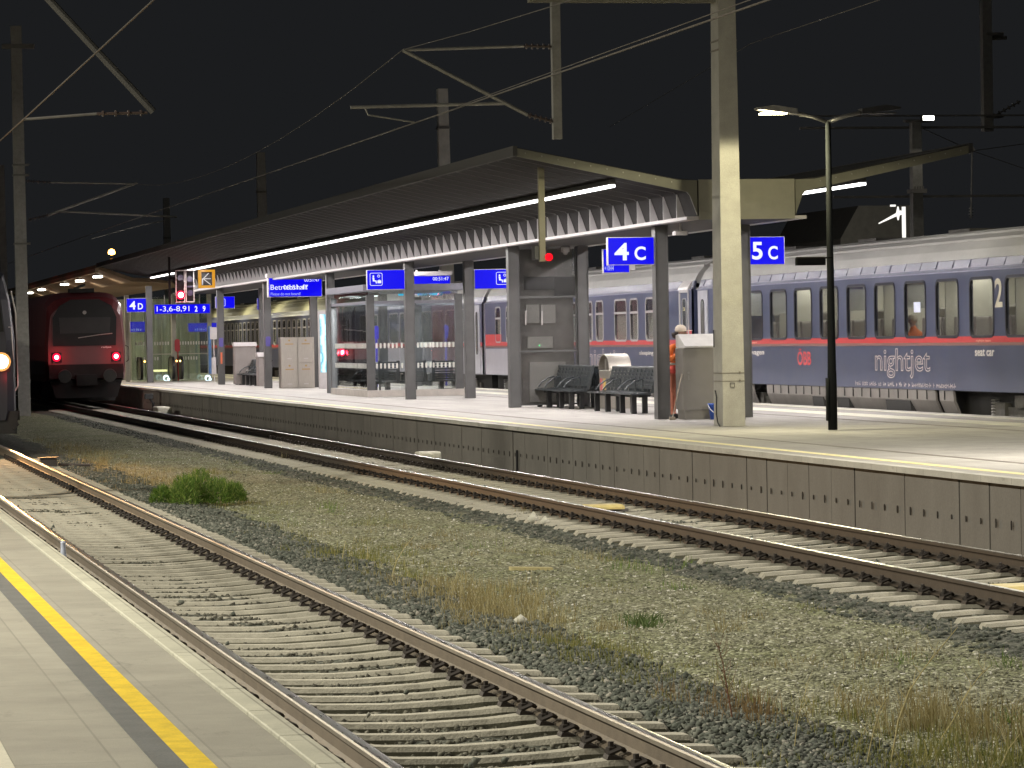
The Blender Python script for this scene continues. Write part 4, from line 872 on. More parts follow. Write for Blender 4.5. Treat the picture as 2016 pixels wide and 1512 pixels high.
# ================================================================== NIGHT TRAIN
XT = 22.1
navy = mat('dark blue coach paint', (.054,.064,.118), .32, .0, var=.14, vs=1.5, spec=.6, fine=.05)
navy2 = mat('shoulder blue', (.075,.08,.135), .4, var=.2, vs=1.2, fine=.05)
stripe_m = mat('red stripe paint', (.52,.045,.05), .38, var=.08)
roof_m = mat('coach roof grey', (.375,.37,.355), .6, var=.14, vs=.8, stretch=(1,.6,2), fine=.06)
skirt_m = mat('coach skirt grey', (.19,.175,.165), .6, var=.2, vs=1.5, fine=.1)
under_m = mat('underframe black', (.016,.015,.014), .8, var=.4, vs=6)
bogie_m = mat('bogie grey', (.10,.095,.085), .7, .2, var=.35, vs=8)
inter_m = mat('coach interior pale', (.62,.60,.54), .7, var=.06)
seat_m = mat('coach seat grey', (.36,.33,.31), .8, var=.12)
rubber = mat('window seal', (.012,.012,.02), .5)
blind_m = mat('blind', (.62,.61,.58), .8, var=.06)
greyframe = mat('pale window frame', (.45,.43,.42), .45, .3, var=.08)
def ZW(z): return XT + max(0, z-2.2)*.02
def window(parent, y, w_, z0, z1, style):
    x = XT; zc = (z0+z1)/2; h = z1-z0
    m = MB(); 
    o_ = rrect(y, zc, w_+.10, h+.10, .17); i_ = rrect(y, zc, w_-.0, h-.0, .13)
    m.ring(o_, i_, x-.012, x+.03); wn = obj('window', m, rubber if style == 'seat' else greyframe, parent)
    m = MB(); m.prism(rrect(y, zc, w_+.01, h+.01, .13), x+.012, x+.018, 'x'); obj('pane', m, panewin, wn)
    if style == 'grille':
        m = MB(); zz = z0+.03
        while zz < z1: m.add([(x+.01,y-w_/2,zz),(x+.01,y+w_/2,zz),(x+.045,y+w_/2,zz+.05),(x+.045,y-w_/2,zz+.05)], [(0,1,2,3)]); zz += .07
        obj('louvre', m, mat('louvre grey', (.30,.31,.35), .5), wn)
    elif style != 'seat':
        m = MB(); m.box(x-.012, x+.011, y-w_/2+.001, y+w_/2-.001, z1-.36, z1-.30); obj('crossbar', m, greyframe, wn)
        m = MB(); m.box(x+.06, x+.07, y-w_/2, y+w_/2, z0, z1-.33); obj('blind', m, blind_m, wn)
    else:
        if round(y*10) % 3 == 1: obj('blind', MB().box(x+.05, x+.056, y-w_/2, y+w_/2, z0+.55, z1), blind_m, wn)
        m = MB(); m.box(x+.003, x+.011, y-w_/2+.01, y+w_/2-.01, z1-.01, z1); obj('lip', m, galv, wn)
def coach(y0, y1, style, wins, label, doors=(), skirts=(), roofm=None, lower=None, upper=None):
    """coach between y0 (viewer end) and y1; wins = (y centre, width)"""
    lower = lower or navy; upper = upper or navy
    t = thing('railway_coach', label, 'railway coach', (XT+1.4, (y0+y1)/2, 0), 'coaches of the night train')
    zb, zs0, zs1, zw1, zt = 1.01, 1.88, 2.055, 3.15, 3.30
    m = MB(); m.box(XT, XT+.06, y0, y1, zb, zs0); m.box(XT+.01, XT+2.8, y0, y0+.06, zb, 3.3); m.box(XT+.01, XT+2.8, y1-.06, y1, zb, 3.3); m.box(XT+2.74, XT+2.8, y0, y1, zb, 3.5); obj('lower_side', m, lower, t)
    m = MB(); m.box(XT-.003, XT+.057, y0, y1, zs0+.06, zs1); obj('stripe', m, stripe_m, t)
    m = MB(); m.box(XT-.002, XT+.057, y0, y1, zs0+.001, zs0+.0595); obj('stripe_edge', m, mat('fading stripe edge', (.20,.10,.085), .45), t)
    m = MB(); edges = sorted([(yc-w_/2, yc+w_/2) for yc, w_ in wins]); cur = y0
    for a, b in edges:
        if a > cur: m.box(XT, XT+.06, cur, a, zs1, zw1)
        cur = b
    m.box(XT, XT+.06, cur, y1, zs1, zw1); m.box(XT, XT+.06, y0, y1, zw1, zt); obj('window_band', m, upper, t)
    m = MB(); m.prism([(XT-.012,zt),(XT+.02,zt+.02),(XT+.05,3.38),(XT+.10,3.53),(XT+.16,3.53),(XT+.10,zt)], y0, y1); yy = y0+1.
    while yy < y1 and style == 'seat':
        m.prism([(XT+.035,3.385),(XT+.095,3.535),(XT+.11,3.535),(XT+.05,3.37)], yy-.018, yy+.018); yy += 1.0
    obj('shoulder', m, navy2 if upper is navy else upper, t)
    m = MB(); m.box(XT-.016, XT+.02, y0, y1, zt-.012, zt+.012); m.prism([(XT+.046,3.372),(XT+.052,3.385),(XT+.07,3.385),(XT+.07,3.36)], y0, y1); obj('rain_strip', m, mat('pale rain strip', (.25,.26,.36), .4), t)
    m = MB(); hs = [(XT+.10,3.535),(XT+.20,3.72),(XT+.36,3.90),(XT+.60,4.03),(XT+.95,4.13),(XT+1.4,4.17)]
    for k, (dx, dz) in enumerate(((.36,3.905),(.60,4.035))): m.box(XT+dx-.02, XT+dx+.02, y0, y1, dz-.02, dz+.022)
    pr = hs+[(2*XT+2.8-x, z) for x, z in hs[::-1][1:]]; m.prism(pr+[(XT+2.6,3.45),(XT+.2,3.45)], y0, y1)
    obj('roof', m, roofm or roof_m, t)
    yy = y0+2.5
    while yy < y1-1: obj('roof_box', MB().box(XT+1.0, XT+1.8, yy, yy+1.3, 4.1, 4.2), bogie_m, t); yy += 6.2
    # interior
    m = MB(); m.box(XT+.07, XT+2.7, y0+.07, y1-.07, 1.18, 1.24); m.box(XT+1.95, XT+1.99, y0+.07, y1-.07, 1.24, 3.3); m.box(XT+.07, XT+1.95, y0+.07, y1-.07, 3.31, 3.36)
    for k, (yc, w_) in enumerate(wins):
        if style == 'seat' and k % 2 == 0: m.box(XT+.3, XT+1.95, yc+.98, yc+1.02, 1.24, 3.3)
    m.box(XT+1.3, XT+1.95, y0+.2, y1-.2, 2.62, 2.66); obj('interior', m, inter_m, t)
    if style == 'seat':
        for k, (yc, w_) in enumerate(wins):
            for dy in (-.62, .55):
                if abs(yc+dy-69.26) < .3: continue
                m = MB(); m.prism(rrect(yc+dy, 1.95, .16, .98, .07), XT+.35, XT+.85, 'x'); m.box(XT+.35, XT+.85, yc+dy-.3, yc+dy+.3, 1.60, 1.68); obj('seat', m, seat_m, t)
    if style == 'seat': area('saloon_fill_light', (XT+1.0, (y0+y1)/2, 3.28), 230, .5, (1.,.97,.85), t, y1-y0-1.)  # fill light added to brighten the coach interior behind the windows
    for yc, w_ in wins: window(t, yc, w_, 2.075, 3.13, style)
    # underframe, bogies, skirts
    m = MB(); m.box(XT+.35, XT+2.4, y0+.2, y1-.2, .55, 1.0); m.box(XT+1.2, XT+1.6, y0-.3, y1+.3, .9, 1.15); obj('underframe', m, under_m, t)
    for yb in (y0+3.6, y1-3.6):
        b = obj('bogie', MB().box(XT+.28, XT+.42, yb-1.9, yb+1.9, .52, .72).box(XT+.2, XT+.5, yb-.35, yb+.35, .72, .95).box(XT+.22, XT+.45, yb-1.55, yb-.95, .38, .8).box(XT+.22, XT+.45, yb+.95, yb+1.55, .38, .8), bogie_m, t)
        for dy in (-1.25, 1.25):
            m = MB(); m.lathe((XT+.45, yb+dy, .46), [(.46,0),(.46,.12),(.49,.12),(.49,.15),(.1,.151)], 20, 'x'); obj('wheel', m, bogie_m, b)
            m = MB()
            for k in range(6): m.lathe((XT+.25, yb+dy+.32, .55+k*.055), [(.07,0),(.09,.018),(.07,.036)], 10)
            obj('spring', m, mat('spring', (.22,.21,.2), .5, .4), b)
    for a, b in skirts:
        m = MB(); m.prism([(XT+.015,1.005),(XT+.03,.80),(XT+.24,.33),(XT+.28,.33),(XT+.08,.80),(XT+.06,1.005)], a, b); sk = obj('skirt_panel', m, skirt_m, t)
        m = MB(); yy = a+.5
        while yy < b-.2: m.box(XT+.0, XT+.02, yy-.008, yy+.008, .82, 1.0); yy += .62
        obj('panel_joint', m, under_m, sk)
    for yd, kind in doors: door(t, yd, kind)
    return t
def door(t, y, kind):
    wd = .92
    if kind == 'old':
        m = MB(); m.ring([(y-wd/2,1.05),(y+wd/2,1.05),(y+wd/2,3.30),(y-wd/2,3.30)], [(y-wd/2+.06,1.05),(y+wd/2-.06,1.05),(y+wd/2-.06,3.24),(y-wd/2+.06,3.24)], XT-.03, XT-.001); m.prism([(XT-.045,3.301),(XT-.03,3.36),(XT+.12,3.56),(XT+.16,3.54),(XT,3.301)], y-wd/2-.04, y+wd/2+.04); d = obj('door', m, mat('door frame grey', (.55,.53,.52), .45, .3), t)
        m = MB(); m.ring(rrect(y, 2.5, .42, 1.2, .12), rrect(y, 2.5, .36, 1.14, .09), XT-.016, XT-.001); obj('window_frame', m, greyframe, d)
        m = MB(); m.prism(rrect(y, 2.5, .355, 1.135, .09), XT-.008, XT-.001, 'x'); obj('pane', m, mat('dark door glass', (.06,.065,.07), .12), d)
        mb = MB(); text_x(mb, '36', y+.08, y-.08, 2.78, 2.88, XT-.009); obj('lettering', mb, mat('yellow lettering', (.6,.5,.25), .5), d)
    else:
        m = MB(); m.box(XT-.02, XT-.001, y-wd/2, y+wd/2, 1.05, 3.26); d = obj('door', m, mat('pale door', (.42,.42,.46), .4, .1), t)
        m = MB(); m.prism(rrect(y, 2.35, .27, 1.35, .13), XT-.03, XT-.0205, 'x'); obj('pane', m, mat('grey door glass', (.14,.14,.13), .15), d)
        m = MB(); m.ring(rrect(y, 2.35, .32, 1.40, .15), rrect(y, 2.35, .27, 1.35, .13), XT-.034, XT-.021); obj('window_frame', m, rubber, d)
def train_text(t, name, txt, ya, yb, z0, z1, m, outline=0.):
    mb = MB(); text_x(mb, txt, ya, yb, z0, z1, XT-.001, outline); obj(name, mb, m, t)
white_l = mat('white lettering', (.62,.58,.55), .5); pink_l = mat('pale outline lettering', (.55,.47,.46), .5)
seatw = [(61.84,1.34)]+[(65.87-2+.0,1.30)]+[(65.88+2.0*k,1.31) for k in range(8)]
seatw = [(61.8,1.36),(63.85,1.30),(65.88,1.31),(67.88,1.30),(69.88,1.32),(71.85,1.29),(73.85,1.32),(75.86,1.31),(77.85,1.30),(79.86,1.27)]
seatc = coach(58.7, 85.15, 'seat', seatw, 'dark blue night train seat coach nearest the viewer with outlined lettering', [(84.58,'new')], [(65.65,66.5),(66.75,79.0),(80.2,81.0)])
train_text(seatc, 'outline_lettering', 'nightjet', 70.58, 66.97, 1.22, 1.83, pink_l, .014)
train_text(seatc, 'red_lettering', 'ÖBB', 76.35, 75.27, 1.46, 1.83, mat('red lettering', (.62,.08,.09), .5))
train_text(seatc, 'lettering', 'seat car', 64.26, 63.16, 1.68, 1.82, white_l)
train_text(seatc, 'lettering', 'sitzwagen', 80.9, 79.1, 1.655, 1.80, white_l)
train_text(seatc, 'small_lettering', 'nightjet team', 64.2, 63.35, 1.94, 1.995, mat('peach lettering', (.75,.4,.3), .5)); train_text(seatc, 'small_lettering', 'nightjet team', 80.9, 79.7, 1.94, 1.995, mat('peach lettering', (.75,.4,.3), .5))
train_text(seatc, 'class_number', '2', 63.09, 62.66, 2.59, 3.13, mat('cream numeral', (.62,.58,.46), .5))
m = MB(); r = random.Random(5); yy = 72.0
while yy > 65.4:
    w_ = r.uniform(.05, .10); 
    for k in range(2): zz = 1.055+r.random()*.05; m.box(XT-.003, XT-.001, yy-w_, yy, zz, zz+.018)
    m.box(XT-.003, XT-.001, yy-w_*.25, yy, 1.05, 1.12+.03*r.random()); yy -= w_+r.choice((.03,.03,.03,.14))
obj('small_marks', m, pink_l, seatc)
m = MB()
for a, b, zt_, zb_ in ((1598,1622,1348,1430),): pass
for pxa, pxb in ((1597,1618),(1645,1668),(1741,1789)):
    a = at(pxa, 780, X=XT); b = at(pxb, 780, X=XT); obj('skirt_grille', MB().prism([(a.y,.78),(b.y,.78),(b.y-.12,.50),(a.y-.12,.50)], XT+.025, XT+.30, 'x'), under_m, seatc)
slw = []
for a, b in ((1158,1166),(1173,1187),(1210,1233),(1240.5,1255.5),(1271,1286.5),(1294,1309),(1143,1151),(1120,1135),(1100,1109),(1075,1089),(1052,1062),(1028,1041),(996,1006),(975,985)):
    ya, yb = at(a, 600, X=XT).y, at(b, 600, X=XT).y; slw.append(((ya+yb)/2, ya-yb-.04))
slc = coach(85.75, 112.4, 'sleep', slw, 'dark blue sleeping coach behind the benches, next beyond the seat coach', [(86.45,'old')])
train_text(slc, 'lettering', 'sleeping car', at(1259,690,X=XT).y, at(1300,690,X=XT).y, 1.64, 1.78, white_l)
train_text(slc, 'outline_lettering', 'nightjet', at(1158,720,X=XT).y, at(1235,720,X=XT).y, 1.22, 1.83, pink_l, .014)
for s0, s1 in ((85.75,87.2),(109.8,112.4)):
    m = MB(); m.box(XT-.0035, XT-.0031, s0+.001, s1-.001, 2.0551, 2.30); obj('red_patch', m, stripe_m, slc)
lw = mat('light grey coach paint', (.34,.33,.37), .4, var=.1); lit_roof_m = mat('coach roof with yellow light', (.36,.35,.24), .6, var=.12, vs=.7)  # second colour puts yellow lamplight into the far coach roofs
m = MB(); m.box(XT-.0034, XT-.0031, 108.4, 112.4, 1.02, 1.84); obj('lower_panel', m, lw, slc)
c3 = coach(113.0, 139.3, 'grille', [(116.2+2.3*k, 1.9) for k in range(10)], 'blue coach with louvred panels behind the glass shelter', [(113.75,'new')], (), None, lw)
c4 = coach(139.9, 166.2, 'sleep', [(142.+1.6*k, .8) for k in range(15)], 'blue coach with yellow lamplight coloured into its roof seen between the far columns', [(140.7,'new')], (), lit_roof_m)
c5 = coach(166.8, 193., 'sleep', [(169.+1.6*k, .8) for k in range(14)], 'farthest blue coach with yellow lamplight coloured into its roof left of the lockers', [(167.6,'new')], (), lit_roof_m)
# person sitting behind the seat coach window
pp = thing('person', 'person in an orange vest sitting behind a seat coach window, head and shoulders showing', 'person', (XT+.3, 69.0, 1.24))
bx, by = XT+.30, 68.95
skin('body', [(bx,by,1.72),(bx,by-.03,1.95),(bx,by-.04,2.15),(bx,by-.04,2.24),(bx-.02,by-.04,2.30),(bx-.13,by-.05,2.12),(bx-.15,by-.2,1.92),(bx+.18,by-.04,2.12),(bx+.22,by-.2,1.92),(bx-.1,by-.4,1.74),(bx-.1,by-.5,1.36),(bx+.1,by-.4,1.74),(bx+.1,by-.5,1.36)],
     [(0,1),(1,2),(2,3),(3,4),(2,5),(5,6),(2,7),(7,8),(0,9),(9,10),(0,11),(11,12)], [(.13,.11),(.13,.11),(.13,.11),.07,.055,.065,.055,.075,.055,.085,.06,.085,.06], hivis, pp)
head(pp, (bx-.03,by-.05,2.38), (-.6,-.8,0)); m = MB(); m.lathe((bx-.02,by-.04,2.43), [(.10,-.06),(.104,.0),(.08,.06),(.0,.085)], 14); obj('hair', m, mat('grey hair', (.45,.40,.33), .7), pp, True)
hand(pp, (bx-.14,by-.22,1.90), (-.1,-.8,-.3), skin_m); hand(pp, (bx+.22,by-.22,1.90), (.1,-.8,-.3), skin_m)
a = at(1799, 595, X=XT+.008); b = at(1812, 615, X=XT+.008); m = MB(); m.box(XT+.004, XT+.0118, b.y, a.y, b.z, a.z); tag(obj('window_notice', m, mat('pale paper', (.62,.66,.85), .6)), 'small pale paper notice stuck on a seat coach window', 'notice')
# ================================================================== RED TRAIN (track beside the far platform)
rt = thing('red_train', 'dark red train with two red tail lights standing at the far platform', 'train', (10.78, 131, 0))
redp = mat('dark red train paint', (.085,.012,.015), .4, var=.18, vs=1., spec=.6); dkfront = mat('train mask black', (.010,.010,.011), .5, var=.2, spec=.25)
def section(hw, z0, z1, y, n=5, r=.55, tum=.08):
    out = [(-hw+.05, z0), (-hw, z0+.25), (-hw, 2.2), (-hw+tum, z1-r)]
    for i in range(1, n+1): a = math.radians(180-90*i/n); out.append((-hw+tum+r*1.4+math.cos(a)*r*1.4, z1-r+math.sin(a)*r))
    out += [(-x, z) for x, z in out[::-1]]
    return [(10.78+x, y, z) for x, z in out]
secs = [section(1.38,.95,3.62,131.0,r=.5), section(1.47,.9,3.95,131.35,r=.55), section(1.49,.85,4.14,132.2), section(1.50,.85,4.17,136.), section(1.50,.85,4.17,190.)]
m = MB(); n = len(secs[0]); m.add([p for s_ in secs for p in s_], [(i*n+k, i*n+(k+1)%n, (i+1)*n+(k+1)%n, (i+1)*n+k) for i in range(len(secs)-1) for k in range(n)]+[tuple(range(n-1,-1,-1))]); obj('body', m, redp, rt)
m = MB(); m.prism([(9.58,2.16),(11.88,2.16),(11.92,3.2),(11.74,3.62),(11.3,3.86),(10.26,3.86),(9.82,3.62),(9.58,3.2)], 130.94, 130.999); ws = obj('windscreen', m, dkfront, rt)
m = MB(); m.prism([(9.86,2.62),(11.66,2.62),(11.70,3.2),(9.82,3.2)], 130.92, 130.9395); obj('glass_panel', m, mat('windscreen glass', (.025,.025,.025), .4, spec=.25), ws)
m = MB(); m.tube([(10.5,130.88,2.45),(11.3,130.87,2.56),(11.75,130.88,2.60)], .018, 6); m.lathe((10.75,130.9,3.38), [(.07,.0),(.07,.03)], 12, 'y'); obj('wiper', m, galv, ws)
m = MB(); m.prism([(9.42,.95),(12.14,.95),(12.14,1.48),(9.42,1.48)], 130.92, 130.995); m.prism([(9.65,.25),(11.9,.25),(12.1,.9),(9.45,.9)], 131.0, 131.5); m.box(10.4, 11.15, 130.7, 130.99, .7, 1.1); obj('apron', m, mat('train apron', (.012,.011,.011), .8, var=.3, spec=.2), rt)
for sx in (9.95, 11.6):
    m = MB(); m.lathe((sx, 130.45, 1.05), [(.24,0),(.25,.05),(.1,.06),(.1,.5)], 14, 'y'); obj('buffer', m, under_m, rt)
for lx in (9.70, 11.88):
    m = MB(); m.cbox(lx-.18, lx+.18, 130.93, 130.985, 1.56, 1.92, .03); hl = obj('tail_lamp', m, dkfront, rt)
    m = MB(); m.lathe((lx, 130.88, 1.75), [(.0,0),(.065,.0),(.085,.02)], 14, 'y'); obj('lens', m, emi('tail lamp core', (1.,.5,.55), 4.), hl)
    m = MB(); m.lathe((lx, 130.901, 1.75), [(.0,0),(.14,.0),(.155,.028)], 16, 'y'); obj('red_halo', m, emi('tail lamp halo', (1.,.0,.04), 1.4), hl)  # red glare around the tail lamp, shaped as a glowing disc
    ld = bpy.data.lights.new('tail_light', 'POINT'); ld.energy = 13; ld.color = (1,.01,.04); ld.shadow_soft_size = .09; o = link(bpy.data.objects.new('tail_light', ld), rt); o.location = (lx-10.78, -.35, 1.75)
m = MB(); m.tube([(12.25,130.9,1.55),(12.32,130.88,1.6),(12.32,130.88,2.1),(12.22,130.9,2.15)], .02, 6); obj('handrail', m, under_m, rt)
mb = MB(); text_y(mb, 'railjet', 11.35, 11.72, 2.05, 2.13, 130.995); obj('lettering', mb, white_l, rt)
m = MB()
for yb in (134.5, 155., 175.): m.box(9.5, 12.0, yb-1.6, yb+1.6, .1, .85)
obj('bogie', m, under_m, rt)
m = MB(); m.box(10.3, 11.2, 131.9, 132.8, 4.13, 4.28); m.tube([(10.5,132.2,4.28),(10.9,132.6,4.42)], .05); obj('roof_gear', m, under_m, rt)
# ================================================================== DARK TRAIN (near track, left edge)
dt = thing('dark_train', 'dark train nose with a bright warm headlight at the left edge', 'train', (3.72, 79, 0))
dp = mat('dark navy train paint', (.009,.009,.018), .4, var=.2)
def dsec(y, hw, z1, z0=.55):
    o_ = [(-hw+.05,z0),(-hw,z0+.2),(-hw,2.3),(-hw+.10,3.2),(-hw+.22,z1-.22),(-hw+.5,z1)]; o_ += [(-x,z) for x, z in o_[::-1]]
    return [(3.72+x, y, z) for x, z in o_]
secs = [dsec(78.8,1.02,3.75), dsec(79.0,1.18,3.92), dsec(79.6,1.26,4.0), dsec(81.,1.28,4.05), dsec(150.,1.28,4.05)]
m = MB(); n = len(secs[0]); m.add([p for s_ in secs for p in s_], [(i*n+k, i*n+(k+1)%n, (i+1)*n+(k+1)%n, (i+1)*n+k) for i in range(len(secs)-1) for k in range(n)]+[tuple(range(n-1,-1,-1))]); obj('body', m, dp, dt)
m = MB(); m.prism([(2.75,2.5),(4.69,2.5),(4.55,3.5),(2.89,3.5)], 78.72, 78.79); obj('windscreen', m, mat('dark windscreen', (.02,.02,.02), .15), dt)
m = MB(); m.prism([(2.5,.25),(4.94,.25),(4.98,.75),(2.46,.75)], 78.85, 79.4); m.box(4.86, 5.02, 79.0, 79.3, .55, .75); m.tube([(4.9,78.9,.6),(4.97,78.85,.45),(4.9,78.85,.33),(4.82,78.88,.42)], .025, 6); obj('apron', m, under_m, dt)
m = MB(); m.tube([(4.93,78.95,1.2),(4.99,78.93,1.3),(4.97,78.93,2.9),(4.88,78.97,3.4)], .016, 6); m.tube([(4.80,78.86,2.6),(4.86,78.84,2.6),(4.90,78.84,1.9)], .012, 6); obj('handrail', m, mat('pale handrail', (.45,.42,.42), .4, .4), dt)
for hx in (2.82, 4.62):
    m = MB(); m.cbox(hx-.2, hx+.2, 78.72, 78.79, 1.62, 2.05, .03); hl = obj('headlight', m, under_m, dt)
    m = MB(); m.lathe((hx, 78.66, 1.84), [(.0,0),(.13,.0),(.15,.02)], 14, 'y'); obj('lens', m, emi('warm headlight', (1,.8,.5), 40.), hl)
    m = MB(); m.lathe((hx, 78.681, 1.84), [(.0,0),(.19,.0),(.21,.03)], 16, 'y'); obj('halo', m, emi('headlight reflector', (1,.42,.12), 1.1), hl)  # orange headlight bloom painted as a glowing disc
    ld = bpy.data.lights.new('headlight_beam', 'SPOT'); ld.energy = 3500; ld.color = (1,.5,.17); ld.spot_size = math.radians(44); ld.spot_blend = .7; ld.shadow_soft_size = .12; o = link(bpy.data.objects.new('headlight_beam', ld), dt); o.location = (hx-3.72, -.5, 1.84); o.rotation_euler = (math.radians(81), 0, math.pi)
ld = bpy.data.lights.new('marker_light', 'POINT'); ld.energy = 5; ld.color = (1,.02,.05); ld.shadow_soft_size = .08; o = link(bpy.data.objects.new('marker_light', ld), dt); o.location = (1.1, -.5, 1.5)
# ================================================================== MASTS AND OVERHEAD LINE
def taper(m, x, y, z0, z1, wx0, wy0, wx1, wy1, dx=0):
    vs = [(x+sx*wx0/2, y+sy*wy0/2, z0) for sx, sy in ((-1,-1),(1,-1),(1,1),(-1,1))]+[(x+dx+sx*wx1/2, y+sy*wy1/2, z1) for sx, sy in ((-1,-1),(1,-1),(1,1),(-1,1))]
    m.add(vs, [(0,3,2,1),(4,5,6,7),(0,1,5,4),(1,2,6,5),(2,3,7,6),(3,0,4,7)])
def insul(m, a, b, n=5, r=.05):
    a, b = Vector(a), Vector(b); m.tube([a, b], .022, 6)
    for i in range(n): p = a.lerp(b, (i+.5)/n); d = (b-a).normalized()*.012; m.tube([p-d, p+d], r, 8)
ins_m = mat('brown insulator', (.07,.05,.045), .35, var=.3)
M1 = thing('concrete_mast', 'tall tapering concrete mast in front of the platform roof, lit yellow', 'mast', (16.08, 59.75, ZP))
m = MB(); taper(m, 16.05, 59.75, ZP, 10.5, .40, .62, .28, .46, 0); obj('shaft', m, concrete_col, M1)
m = MB()
for z in (1.50, 1.36): 
    k = .40-.012*(z-ZP); m.box(16.05-k/2-.006, 16.05+k/2+.006, 59.44+.0, 60.06, z-.008, z+.008)
    m.lathe((16.16, 59.41, z+.01), [(.014,0),(.02,.015),(.014,.03)], 8, 'y')
for z in (7.1, 7.26): m.box(15.88, 16.22, 59.5, 60.0, z-.015, z+.015)
obj('band', m, mat('steel band', (.2,.18,.15), .6, .4), M1)
m = MB(); a = at(1442, 758, Y=59.43); m.ring(rrect(a.x, a.z, .085, .085, .01), rrect(a.x, a.z, .065, .065, .008), 59.425, 59.443, 'y'); obj('number_tag', m, galvdark, M1)
m = MB(); a = at(1409, 832, Y=59.5); x = 15.83; m.tube([(x-.01,59.55,ZP),(x-.03,59.6,ZP+.06),(x-.015,59.75,ZP+.2),(x-.015,59.72,ZP+.5),(x-.03,59.75,ZP+.62)], .014, 6); m.tube([(x,59.9,1.95),(x,59.9,2.25)], .012, 6); obj('earth_cable', m, black, M1)
m = MB(); m.box(12.6, 15.9, 59.65, 59.85, 7.93, 8.12); obj('cross_arm', m, olive, M1)
hg = thing('catenary_hanger', 'steel drop post with catenary arms hanging over the far track', 'catenary support', (13.07, 59.75, 5.58))
m = MB(); m.box(12.99, 13.14, 59.68, 59.82, 5.58, 7.929); obj('drop_post', m, galv, hg)
def cantilever(t, post_x, y, zt, zb, wx, wz, cx, cz, s=-1, lo=None, mm=None):
    """top tube, diagonal tube, registration tube and steady arm for one track"""
    mm = mm or galv
    m = MB(); m.tube([(wx, y, wz), (post_x+s*.55, y, zt)], .026, 8); obj('top_tube', m, mm, t)
    d0, d1 = Vector((wx, y, wz)), Vector((post_x+s*.5, y, zb+.12)); m = MB(); m.tube([d0, d1], .034, 8); obj('diagonal_tube', m, mm, t)
    m = MB(); insul(m, (post_x+s*.55, y, zt), (post_x+s*.05, y, zt-.01)); insul(m, d1, (post_x+s*.05, y, zb)); obj('insulator', m, ins_m, t)
    k = lo or d0.lerp(d1, .82); a = Vector((cx+s*1.1, y, cz+.26)); m = MB(); m.tube([k, a], .03, 8); obj('registration_tube', m, mm, t)
    m = MB(); m.tube([(a.x-s*.25, y, a.z-.02), (a.x-s*.3, y, a.z-.13), (cx, y, cz)], .016, 6); obj('steady_arm', m, mm, t)
cantilever(hg, 13.05, 59.75, 7.18, 5.88, 10.40, 7.11, 10.58, 5.88)
hgl = thing('catenary_hanger', 'catenary arm and slanting strut over the nearer track at upper left', 'catenary support', (5.4, 52, 5.5))
strut = mat('dim strut', (.055,.053,.05), .7, .2)
m = MB(); a = at(302, 220, Y=52); b = at(60, -40, Y=52); m.tube([a, b], .055, 8); obj('strut', m, strut, hgl)
m = MB(); a1 = at(47, 235, Y=52); a2 = at(190, 224, Y=52); a3 = at(290, 222, Y=52); m.tube([a1, a2], .02, 8); obj('registration_tube', m, galvdark, hgl)
m = MB(); insul(m, a2, a3, 4, .045); obj('insulator', m, ins_m, hgl)
m = MB(); m.tube([b, (b.x-.2, 52, b.z+.3), (-1.5, 52, b.z+.3)], .07, 8); m.box(-1.65, -1.4, 51.85, 52.15, ZP, b.z+.6); obj('support_frame', m, strut, hgl)
# left mast between the tracks
M2 = thing('overhead_mast', 'tall grey mast standing in the gravel between both tracks at left', 'mast', (7.98, 123.3, -.3))
m = MB(); a = at(48, 806, Y=123.3); taper(m, a.x, 123.3, -.4, 13.2, .42, .42, .36, .36, -.05); obj('shaft', m, galv, M2)
m = MB(); a = at(15, 90, Y=123.3); m.box(a.x-.2, a.x+.9, 123.1, 123.5, a.z-.1, a.z+.05)
for py in (325, 345, 480): z = at(40, py, Y=123.3).z; m.box(7.75, 8.3, 123.05, 123.55, z-.03, z+.03)
obj('band', m, galvdark, M2)
A = lambda px, py: at(px, py, Y=123.3)
m = MB(); m.tube([A(100,359), A(268,362)], .03, 8); obj('top_tube', m, galv, M2)
m = MB(); m.tube([A(270,360), A(115,416), A(95,424)], .04, 8); obj('diagonal_tube', m, galv, M2)
m = MB(); m.tube([A(117,416), A(348,427)], .034, 8); m.tube([A(328,434), A(278,443), A(180,470)], .018, 6); obj('registration_tube', m, galv, M2)
m = MB(); insul(m, A(50,356), A(100,359), 5, .07); insul(m, A(55,433), A(97,423), 5, .07); obj('insulator', m, ins_m, M2)
m = MB(); a = at(12, 325, Y=150); b = at(12, 620, Y=150); taper(m, b.x, 150, -.4, a.z, .28, .28, .26, .26, -.1); tag(obj('overhead_mast', m, galvdark), 'thin dim mast right behind the left mast', 'mast', 'far masts of the overhead line')
for (xl, xr, yt, lab, mm) in ((861,880,175,'grey mast rising behind the platform roof right of its middle', mat('pale mast', (.5,.47,.43), .7)),(505,521,300,'dim mast rising behind the roof left of its middle', galv),(321,333,390,'small dim mast behind the far end of the grey roof', galv)):
    a = at(xl, yt, X=26.); s = a.y; b = at(xr, yt, Y=s); m = MB(); cx = (a.x+b.x)/2; wd = b.x-a.x; taper(m, cx+.1, s, -.4, a.z, wd*1.5, .5, wd, .4, -.1)
    t = thing('overhead_mast', lab, 'mast', (cx, s, -.4), 'masts of the overhead line beyond the night train'); obj('shaft', m, mm, t)
    z = at(xl, yt+80, Y=s).z; m = MB(); m.box(cx-wd*.6, cx+wd*.6, s-.3, s+.3, z, z+.1); obj('band', m, galvdark, t)
